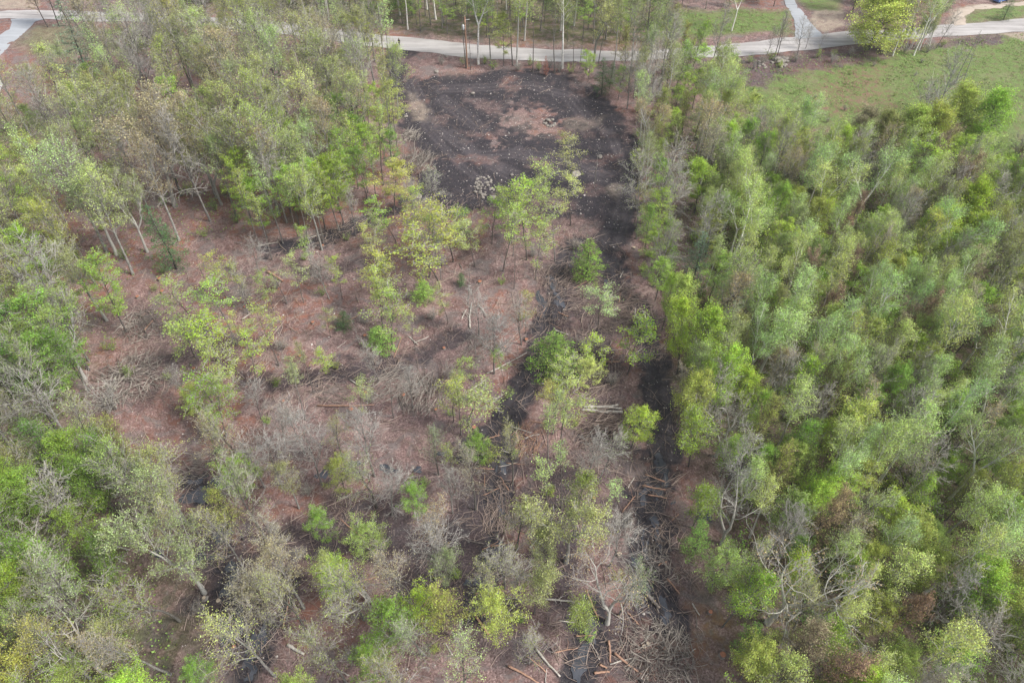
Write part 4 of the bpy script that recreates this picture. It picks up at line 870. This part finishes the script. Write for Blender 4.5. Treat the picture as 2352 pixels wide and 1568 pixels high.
# the pile of big pale logs beside the track
for i, (p, q, rad) in enumerate([((1340,938),(1428,941),.20),((1345,944),(1430,948),.24),((1352,934),(1420,932),.17),((1335,946),(1395,952),.14)]):
    log(p, q, rad, M_LOGPALE, ["middle", "thickest front", "rearmost", "thinnest front"][i]+" pale grey trunk", 1 if i == 3 else 0, 60+i, "big pale trunks stacked beside the right track", "in the stack beside the right track")
r = random.Random(99)
for i in range(120):
    q = r.choice([LIT[0][0], LIT[0][0], LIT[1][0], LIT[2][0], LIT[5][0]]); xs = [p[0] for p in q]; ys = [p[1] for p in q]
    while True:
        x, y = r.uniform(min(xs), max(xs)), r.uniform(min(ys), max(ys))
        if inpoly(x, y, q): break
    u, v = PJ(x, y, 0); a = r.uniform(0, 3.14); d = r.uniform(8, 24)*(.5+v/1500)
    mt, w = r.choice([(LB, "dark"), (LP_, "pale grey"), (LO, "orange-brown"), (LP_, "weathered"), (LO, "reddish")])
    log((u-d*math.cos(a), v+d*.7*math.sin(a)), (u+d*math.cos(a), v-d*.7*math.sin(a)), r.uniform(.035, .085), mt, w+r.choice([" short log", " thin log", " broken log", " bough"]), r.choice((0, 0, 1, 2)), 200+i)

# stumps
def stump_geo(i):
    r = random.Random(40+i); a, b = MB(), MB(); K = 14; rr = [1+r.gauss(0, .07) for _ in range(K)]; R, Hh = .28, .42
    for z, s in ((-.25, 1.5), (.0, 1.3), (.12, 1.06), (Hh, 1.0)):
        for k in range(K): a.v.append((R*s*rr[k]*math.cos(6.283*k/K), R*s*rr[k]*math.sin(6.283*k/K), z))
    for l in range(3):
        for k in range(K): a.f.append((l*K+k, l*K+(k+1) % K, (l+1)*K+(k+1) % K, (l+1)*K+k)); a.m.append(0)
    for k in range(K): b.v.append((R*rr[k]*math.cos(6.283*k/K), R*rr[k]*math.sin(6.283*k/K), Hh+.004))
    for k in range(K): b.v.append((R*.5*math.cos(6.283*k/K), R*.5*math.sin(6.283*k/K), Hh+.03))
    b.v.append((0, 0, Hh+.02))
    for k in range(K): b.f += [(k, (k+1) % K, K+(k+1) % K, K+k), (K+k, K+(k+1) % K, 2*K)]; b.m += [0, 0]
    return a, b
SG = [stump_geo(i) for i in range(3)]
SB = [g[0].mesh("stump_bark", [M_LOGBARK], True) for g in SG]; SC = [g[1].mesh("stump_top", [M_CUT]) for g in SG]; SCP = [g[1].mesh("stump_top_pale", [M_CUTPALE]) for g in SG]
for i, (u, v, s) in enumerate([(368,643,1.5),(373,670,1.4),(315,680,1.3),(518,685,1.2),(742,566,1),(597,800,1),(447,850,1.1),(720,746,1.2),(563,706,1.1),(839,776,1.2),(841,905,1.2),(927,910,1.3),(1089,985,1.3),(1209,780,1.2),(1102,646,1.5),(807,940,1.6),(1456,570,1.2),(1001,943,1.1),
    (1404,716,1),(1364,1144,1),(1479,1486,1.1),(1526,1489,.9),(1631,1406,1.1),(1658,1506,1.5),(540,1488,.9),(504,1382,1.2),(470,1374,1),(867,555,.9),(1072,548,.9),(1422,1273,1.3),(1488,1479,1.0),(1160,800,1.0),(690,820,1),(1020,800,1),(1495,1000,1.2),(650,920,1)]):
    x, y = G(u, v); e = bpy.data.objects.new("tree_stump", None); COL.objects.link(e); e.location = (x, y, zg(x, y)-.04); s *= .68; e.scale = (s, s, s); e.rotation_euler = (0, 0, i*1.7)
    link("bark", SB[i % 3], e); pale = i in (16, 20, 25, 26, 29, 30); link("cut_face", (SCP if pale else SC)[i % 3], e)
    tag(e, f"{'wide ' if s > .95 else ''}stump with {'pale round' if pale else 'fresh orange'} cut face, {where(x, y)}", "stump", "tree stumps on the cut ground")

# brush piles
def brush(u, v, R, n, Hh, lab, radial=False, mt=M_STICK, lng=2.4, thick=.035, ang=None, ry=1.0):
    x, y = G(u, v); r = random.Random(int(u+v)); mb = MB()
    for i in range(int(n*1.35)):
        a = r.uniform(0, 6.28); d = R*math.sqrt(r.random()); px, py = d*math.cos(a), d*math.sin(a)*ry
        b = (a+r.gauss(0, .7)) if radial else (ang+r.gauss(0, .35) if ang is not None else r.uniform(0, 6.28))
        Lg = lng*r.uniform(.35, 1.2); z = .05+Hh*max(0, 1-(d/R)**1.5)*r.random(); rd = thick*r.choice((.35, .45, .55, .8, 1.1))*r.uniform(.8, 1.2)
        l = path(r, (px-math.cos(b)*Lg/2, py-math.sin(b)*Lg/2, z), norm((math.cos(b), math.sin(b), r.gauss(0, .12))), Lg, 4, .17, 0)
        l = [(p[0], p[1], max(.02, p[2])) for p in l]
        mb.tube(l, [rd, rd*.9, rd*.75, rd*.55, rd*.3], 4, 0, 0, 0)
    o = link("brush_pile", mb.mesh("brush_pile", [mt]), None, (x, y, zg(x, y)-.05)); tag(o, lab, "brush pile", "heaps of cut branches")
M_DKSTICK = twig_material("dark_stick", (.045, .038, .036), (.22, .19, .17)); M_GREYSTICK = twig_material("grey_stick", (.09, .075, .065), (.37, .33, .29))
brush(300,868,4.4,230,1.1,"big fan-shaped heap of pale cut boughs at the clearing's left edge",True,M_GREYSTICK,2.8,.06)
brush(945,312,1.7,80,1.0,"upper narrow stack of grey firewood poles at the black soil's left rim",False,M_GREYSTICK,2.6,.055,1.2)
brush(960,372,3.0,190,1.5,"lower larger stack of grey poles at the black soil's left rim",False,M_GREYSTICK,3.6,.06,1.35)
brush(1352,820,3.6,260,1.3,"very dark tangle of branches right of the round hemlock",False,M_DKSTICK,2.8,.05)
brush(1300,800,2.2,120,.7,"smaller dark branch heap behind the round hemlock",False,M_DKSTICK,2.4,.04)
brush(975,905,3.2,230,1.3,"grey branch heap with upright boughs in the clearing's middle",False,M_GREYSTICK,3.0,.045,1.5)
brush(905,880,2.6,120,.6,"low fan of long thin grey branches left of the middle heap",False,M_GREYSTICK,3.8,.035,.6)
brush(1385,990,3.4,230,1.0,"brown branch heap below the stacked pale trunks",False,M_STICK,2.8,.045,.3)
brush(1515,1515,4.0,330,1.2,"large black branch tangle near the photo's bottom, beside orange logs",False,M_GREYSTICK,2.2,.045)
brush(1515,1545,3.0,150,1.4,"dark core heap at the bottom of the large branch tangle",False,M_DKSTICK,2.2,.045)
brush(1385,690,4.6,260,.5,"broad spread of brown branches between the two black tracks",False,M_STICK,2.8,.035,.1,.8)
brush(1420,740,3.0,150,.5,"low brown branch spread beside the right track's bend",False,M_STICK,2.4,.035,-.4)
brush(722,640,2.4,120,.6,"small dark branch heap in the upper clearing",False,M_DKSTICK,2.6,.04,-.3)
brush(572,683,2.8,130,.5,"low grey branch fan beside an orange stump",False,M_GREYSTICK,3.0,.035,.4)
brush(560,682,1.4,50,.4,"small tangle of mossy twigs beside two bare saplings",False,M_GREYSTICK,1.8,.03)
brush(320,745,3.0,140,.7,"mossy grey branch heap under the left wood edge",False,M_GREYSTICK,2.4,.05)
brush(860,545,2.6,110,.5,"thin branch heap beside the dark furrow",False,M_STICK,3.0,.035,.7)
brush(1100,800,2.6,120,.6,"tangled pale branches right of the forked bough",False,M_GREYSTICK,2.6,.03)
brush(1535,1230,2.2,90,.3,"broken branches lying beside the flooded right track",False,M_STICK,2.0,.04)
brush(1150,1180,2.4,130,.3,"loose branches lying across the middle track",False,M_STICK,2.4,.035,1.3)
brush(440,1080,3.2,130,.6,"pale fallen treetop above the left pool",False,M_GREYSTICK,3.2,.035,.2)
brush(1530,1290,2.6,120,.3,"short broken boughs beside the lower right track",False,M_GREYSTICK,1.8,.045)
brush(1225,1010,2.6,110,.3,"reddish splintered wood below the two tracks' fork",False,M_LOGPEEL,1.8,.035,1.2)
brush(780,900,2.4,90,.4,"weathered branch row above the pink pole",False,M_GREYSTICK,3.6,.03,-.5)

# stones
def rock_mesh(seed):
    r = random.Random(seed); bm_v = []; K = 9; rings = [(-.5, .75), (-.1, 1.0), (.35, .85), (.62, .45)]; mb = MB()
    rr = [1+r.gauss(0, .13) for _ in range(K)]
    for z, s in rings:
        for k in range(K): mb.v.append((s*rr[k]*math.cos(6.283*k/K)*r.uniform(.92, 1.08), s*rr[(k+2) % K]*math.sin(6.283*k/K)*r.uniform(.92, 1.08), z*r.uniform(.85, 1.15)))
    for l in range(3):
        for k in range(K): mb.f.append((l*K+k, l*K+(k+1) % K, (l+1)*K+(k+1) % K, (l+1)*K+k)); mb.m.append(0)
    mb.v.append((r.gauss(0, .1), r.gauss(0, .1), .7)); t = len(mb.v)-1
    for k in range(K): mb.f.append((3*K+k, 3*K+(k+1) % K, t)); mb.m.append(0)
    return mb.mesh("boulder", [M_ROCK])
RM = [rock_mesh(i) for i in range(5)]
def boulder(x, y, z, s, lab, group, seed, flat=1.0):
    r = random.Random(seed); o = link("boulder", RM[seed % 5], None, (x, y, z), (r.gauss(0, .2), r.gauss(0, .2), r.uniform(0, 6.28))); o.scale = (s*r.uniform(.8, 1.3), s*r.uniform(.7, 1.1), s*flat*r.uniform(.6, .95))
    tag(o, lab, "boulder", group)
def rocks(u, v, ru, rv, n, s0, s1, name, group, seed):
    r = random.Random(seed); x, y = G(u, v); sx, sy = abs(G(u+ru, v)[0]-x), abs(G(u, v-rv)[1]-y)
    for i in range(n):
        a = r.uniform(0, 6.28); d = math.sqrt(r.random()); px, py = x+sx*d*math.cos(a), y+sy*d*math.sin(a); s = r.uniform(s0, s1)
        boulder(px, py, zg(px, py)+s*.25+(.35 if d < .45 and n > 10 else 0), s, f"{r.choice(['grey','tan','pale','dull grey'])} stone in the {name}, {where(px, py)}", group, seed*50+i)
rocks(1112,432,24,26,46,.14,.36,"long stone heap","stones of the long heap",1)
rocks(1262,283,15,11,16,.18,.42,"small stone cluster","stones of the cluster on the pale island",2)
rocks(1190,430,11,8,10,.15,.3,"little reddish stone pile","stones of the little pile",3)
rocks(1790,142,24,13,30,.3,.65,"roadside stone heap","stones of the roadside heap",4)
rocks(1750,150,14,7,10,.25,.5,"roadside stone heap's end","stones of the roadside heap",5)
for u, v, s, lab, fl in ((1131,461,.55,"largest pale round boulder at the long heap's foot",.9),(1325,405,.95,"flat pale grey slab lying on black soil",.3),(1379,360,.5,"single pale pinkish boulder right of centre on black soil",.8),(960,446,.8,"flat pale slab near the furrow's end",.3),(1086,215,.45,"pale boulder in the black soil's upper left",.8),(1176,400,.4,"cream boulder above the little stone pile",.8),
    (1301,451,.4,"grey boulder low on the black soil",.7),(451,1174,.3,"upper left white stone beside the left pool",.8),(464,1169,.3,"upper right white stone beside the left pool",.8),(455,1181,.25,"lowest white stone beside the left pool",.8),(471,1376,.35,"smaller grey-white stone beside the lower pool",.7),(1241,864,.35,"pale stone on the middle track",.7),(933,268,.35,"brown stone under the left wood's rim",.7),(1003,165,.5,"mossy dark boulder on the pink bank by the road",.9),(1026,130,.4,"pale boulder at the road's near edge",.8)):
    x, y = G(u, v); boulder(x, y, zg(x, y)+s*fl*.3, s, lab, None, int(u), fl)

# ------------------------------------------------------------------ utility pole and wires
M_POLE = simple("treated_pole", (.34, .20, .14), .85, .3, 3); M_GREYM = simple("grey_metal", (.55, .57, .60), .4, .08, 3, .3); M_WHITE = simple("white_paint", (.78, .78, .76), .5, .06, 3)
M_WIRE = simple("cable", (.10, .10, .11), .6, .1, 1); M_CER = simple("ceramic", (.5, .42, .36), .4, .1, 3)
def util_pole(x, y, lab):
    e = bpy.data.objects.new("utility_pole", None); COL.objects.link(e); e.location = (x, y, 0); tag(e, lab, "utility pole")
    a = MB(); a.tube([(0,0,-.4),(0,0,4),(.02,0,8),(.03,0,10.6)], [.19,.17,.145,.12], 10, 0, 0); link("pole", a.mesh("pole", [M_POLE], True), e)
    a = MB(); a.tube([(-.45,-.1,8.0),(-.45,-.1,8.12),(-.45,-.1,8.95),(-.45,-.1,9.05)], [.22,.27,.27,.18], 12, 0, 0, 0); a.box(-.2,0,-.14,-.06,8.3,8.4); a.box(-.2,0,-.14,-.06,8.7,8.8); link("transformer", a.mesh("transformer", [M_GREYM], True), e)
    a = MB(); a.tube([(0,0,9.9),(.5,0,10.0),(.95,0,10.05)], [.04,.035,.03], 6, 0, 0); link("bracket", a.mesh("bracket", [M_WHITE], True), e)
    a = MB()
    for z, s in ((10.6,.05),(10.68,.09),(10.74,.05),(10.8,.08),(10.88,.04)): pass
    a.tube([(0,0,10.6),(0,0,10.68),(0,0,10.74),(0,0,10.8),(0,0,10.88)], [.05,.09,.05,.08,.03], 8, 0, 0); link("insulator", a.mesh("insulator", [M_CER], True), e)
    return e
px, py = G(1073, 156)
util_pole(px, py, "reddish wooden utility pole with grey transformer among the roadside trees")
far = [(-150, 158), (150, 178)]
for wx, wy in far: util_pole(wx, wy, "reddish wooden utility pole beyond the photo's "+("left" if wx < 0 else "right")+" edge on the roadside")
for h, nm in ((10.85, "top"), (9.3, "middle"), (7.9, "lowest")):
    mb = MB()
    pts = []
    for (ax, ay), (bx, by) in ((far[0], (px, py)), ((px, py), far[1])):
        for i in range(16 if bx == px else 17):
            t = i/16; pts.append((ax+(bx-ax)*t+.18, ay+(by-ay)*t-.16, h-4*1.6*t*(1-t)))
    mb.tube(pts, [.018]*len(pts), 5, 0, 0, 0)
    tag(link("overhead_wire", mb.mesh("overhead_wire", [M_WIRE], True)), f"{nm} black wire strung along the road from the utility pole", "wire", "wires on the utility pole")
# marker posts
for u, v, h, lab in ((1218,141,1.7,"thin white marker post at the near road edge"),(1534,92,1.9,"white post with orange foot beyond the road")):
    x, y = G(u, v); e = bpy.data.objects.new("marker_post", None); COL.objects.link(e); e.location = (x, y, -.05); tag(e, lab, "post")
    a = MB(); a.box(-.09,.09,-.04,.04,.0,h); a.tube([(0,0,h-.02),(0,0,h+.06)], [.11,.06], 8, 0, 0); link("post", a.mesh("post", [M_WHITE]), e)
    a = MB(); a.box(-.11,.11,-.055,.055,0,.35); link("collar", a.mesh("collar", [simple("orange_paint", (.6,.22,.08), .6, .1, 2)]), e)

# ------------------------------------------------------------------ person on the road
def skinned(name, verts, edges, radii, mt, parent, root=0):
    m = bpy.data.meshes.new(name); m.from_pydata(verts, edges, []); o = link(name, m, parent)
    md = o.modifiers.new("skin", 'SKIN'); md.use_smooth_shade = True
    for i, rr in enumerate(radii):
        sv = m.skin_vertices[0].data[i]; sv.radius = (rr, rr) if not isinstance(rr, tuple) else rr; sv.use_root = (i == root)
    s = o.modifiers.new("sub", 'SUBSURF'); s.levels = s.render_levels = 1
    m.materials.append(mt); return o
ux, uy = G(918, 107)
person = bpy.data.objects.new("person", None); COL.objects.link(person); person.location = (ux, uy, .05); person.rotation_euler = (0, 0, 2.6)
tag(person, "person in dark clothes walking on the gravel road", "person")
cloth = simple("dark_cloth", (.035, .035, .045), .9, .2, 8); skin = simple("skin", (.45, .28, .20), .6, .08, 8); shoe = simple("pale_shoe", (.6, .6, .6), .6, .1, 8); hairm = simple("dark_hair", (.03, .022, .018), .8, .2, 12)
V = [(0,0,.95),(0,.01,1.15),(0,.01,1.38),(0,.01,1.50),(0,.03,1.58),(0,.035,1.68),(0,.02,1.77),
     (-.19,0,1.42),(-.24,-.04,1.16),(-.22,.10,.93),(-.215,.16,.84),(.19,0,1.42),(.25,.03,1.16),(.24,.02,.90),(.235,.04,.81),
     (-.10,0,.90),(-.11,.13,.50),(-.11,.06,.08),(.10,0,.90),(.11,-.06,.50),(.11,-.22,.10),(-.11,.20,.035),(.11,-.10,.035)]
Ed = [(0,1),(1,2),(2,3),(3,4),(4,5),(5,6),(2,7),(7,8),(8,9),(9,10),(2,11),(11,12),(12,13),(13,14),(0,15),(15,16),(16,17),(0,18),(18,19),(19,20),(17,21),(20,22)]
Rr = [(.15,.10),(.14,.10),(.17,.10),.06,.065,.09,.07,.065,.05,.038,.042,.065,.05,.038,.042,.095,.065,.045,.095,.065,.045,.04,.04]
skinned("body", V, Ed, Rr, skin, person)
cl = skinned("jacket", [(0,0,.90),(0,.01,1.15),(0,.01,1.38),(0,.01,1.47),(-.19,0,1.42),(-.24,-.04,1.16),(-.222,.09,.95),(.19,0,1.42),(.25,.03,1.16),(.24,.02,.93)], [(0,1),(1,2),(2,3),(2,4),(4,5),(5,6),(2,7),(7,8),(8,9)], [(.18,.13),(.165,.125),(.195,.125),.08,.085,.07,.058,.085,.07,.058], cloth, person)
skinned("trousers", [(0,0,.93),(-.10,0,.88),(-.11,.13,.50),(-.11,.065,.11),(.10,0,.88),(.11,-.06,.50),(.11,-.21,.13)], [(0,1),(1,2),(2,3),(0,4),(4,5),(5,6)], [(.16,.12),.115,.085,.065,.115,.085,.065], cloth, person)
for n_, (a_, b_) in (("shoe", ((-.11,.03,.04),(-.11,.24,.035))), ("shoe", ((.11,-.24,.06),(.11,-.05,.035)))):
    mb = MB(); mb.tube([a_, tuple((p+q)/2 for p, q in zip(a_, b_)), b_], [.05,.058,.035], 8, 0, 0, 0); link("shoe", mb.mesh("shoe", [shoe], True), person)
mb = MB(); mb.tube([(0,.01,1.62),(0,.0,1.70),(0,.01,1.78),(0,.02,1.815)], [.085,.105,.09,.03], 10, 0, 0, 0); link("hair", mb.mesh("hair", [hairm], True), person)
for sx in (-.035, .035): 
    mb = MB(); mb.tube([(sx,.118,1.685),(sx,.128,1.685)], [.012,.006], 6, 0, 0); link("eye", mb.mesh("eye", [hairm]), person)

# ------------------------------------------------------------------ house corner at the left edge and a parked car far right
hx, hy = G(-14, 240)
house = bpy.data.objects.new("house", None); COL.objects.link(house); house.location = (hx, hy, 0); house.rotation_euler = (0, 0, .25); tag(house, "white clapboard house, only its corner showing at the left edge", "house")
M_SIDING, nt, N, L, b = mat("white_siding"); tc = N.new("ShaderNodeTexCoord").outputs["Object"]; wv = N.new("ShaderNodeTexWave"); wv.bands_direction = 'Z'; wv.inputs["Scale"].default_value = 2.4; L.new(tc, wv.inputs[0])
L.new(ramp(N, L, wv.outputs[0], [(.05, (.45,.47,.5)), (.2, (.72,.74,.76))]), b.inputs["Base Color"]); b.inputs["Roughness"].default_value = .6
M_ROOF = simple("asphalt_shingle", (.20, .21, .23), .9, .3, 5); M_GLASS = simple("window_glass", (.05, .06, .07), .08, .2, 1)
a = MB(); a.box(-9,0,0,8,-.3,4.6); link("wall", a.mesh("wall", [M_SIDING]), house)
a = MB(); n0 = 0; a.v += [(-9.5,-.5,4.5),(.5,-.5,4.5),(.5,4,7.2),(-9.5,4,7.2),(.5,8.5,4.5),(-9.5,8.5,4.5),(-9.5,-.5,4.7),(.5,-.5,4.7),(.5,4,7.4),(-9.5,4,7.4),(.5,8.5,4.7),(-9.5,8.5,4.7)]
a.f += [(0,1,2,3),(3,2,4,5),(6,9,8,7),(9,11,10,8),(0,6,7,1),(5,4,10,11),(1,7,8,2),(2,8,10,4),(0,3,9,6),(3,5,11,9)]; a.m += [0]*10; link("roof", a.mesh("roof", [M_ROOF]), house)
for wx, wz in ((-2.2,1.0),(-5,1.0),(-7.6,1.0)):
    a = MB(); a.box(wx-.55,wx+.55,-.06,-.003,wz,wz+1.3); w = link("window", a.mesh("window", [M_WHITE]), house)
    a = MB(); a.box(wx-.45,wx+.45,-.075,-.063,wz+.1,wz+1.2); link("pane", a.mesh("pane", [M_GLASS]), w)
a = MB(); a.tube([(.1,-.1,0),(.1,-.1,4.4)], [.05,.05], 8); link("downpipe", a.mesh("downpipe", [M_WHITE], True), house)

cx, cy = G(2298, 3)
car = bpy.data.objects.new("parked_car", None); COL.objects.link(car); car.location = (cx, cy, 0); car.rotation_euler = (0, 0, .5); tag(car, "small blue and white car parked by the far dirt driveway", "car")
M_BLUE = simple("blue_paint", (.10, .18, .42), .3, .05, 1)
prof = [(-2.1,.35),(-2.1,.8),(-1.5,.9),(-1.15,1.38),(.5,1.42),(1.1,.95),(2.0,.82),(2.1,.4)]
a = MB()
for sy in (-.82, .82):
    for px_, pz in prof: a.v.append((px_, sy*(.86 if pz > 1.2 else 1), pz))
k = len(prof)
for i in range(k): a.f.append((i, (i+1) % k, k+(i+1) % k, k+i)); a.m.append(0)
a.f += [tuple(range(k-1, -1, -1)), tuple(range(k, 2*k))]; a.m += [0, 0]; link("body", a.mesh("car_body", [M_BLUE]), car)
a = MB()
for sy in (-1, 1): a.quad((-1.35,sy*.835,.98),(.9,sy*.835,1.0),(.42,sy*.75,1.34),(-1.05,sy*.75,1.32))
link("window", a.mesh("car_window", [M_GLASS]), car)
a = MB(); a.quad((1.08,-.7,1.0),(1.08,.7,1.0),(.56,.64,1.41),(.56,-.64,1.41)); link("windscreen", a.mesh("windscreen", [M_GLASS]), car)
for wx in (-1.3, 1.3):
    for sy in (-.8, .8):
        a = MB(); a.tube([(wx,sy-.1,.32),(wx,sy+.1,.32)], [.32,.32], 14, 0, 0, 0); w = link("wheel", a.mesh("wheel", [M_WIRE], True), car)
        a = MB(); a.tube([(wx,sy-.11,.32),(wx,sy+.11,.32)], [.17,.17], 12, 0, 0, 0); link("rim", a.mesh("rim", [M_GREYM], True), w)

# ------------------------------------------------------------------ thin spring haze
hb = MB(); hb.box(-420, 420, -60, 520, -3, 90)
mh = bpy.data.materials.new("haze"); mh.use_nodes = True; nt = mh.node_tree; nt.nodes.remove(nt.nodes["Principled BSDF"])
pv = nt.nodes.new("ShaderNodeVolumePrincipled"); pv.inputs["Density"].default_value = HAZE; pv.inputs["Color"].default_value = (.92, .95, 1, 1); pv.inputs["Anisotropy"].default_value = .2
nt.links.new(pv.outputs[0], nt.nodes["Material Output"].inputs["Volume"])
tag(link("haze", hb.mesh("haze", [mh])), kind="stuff")
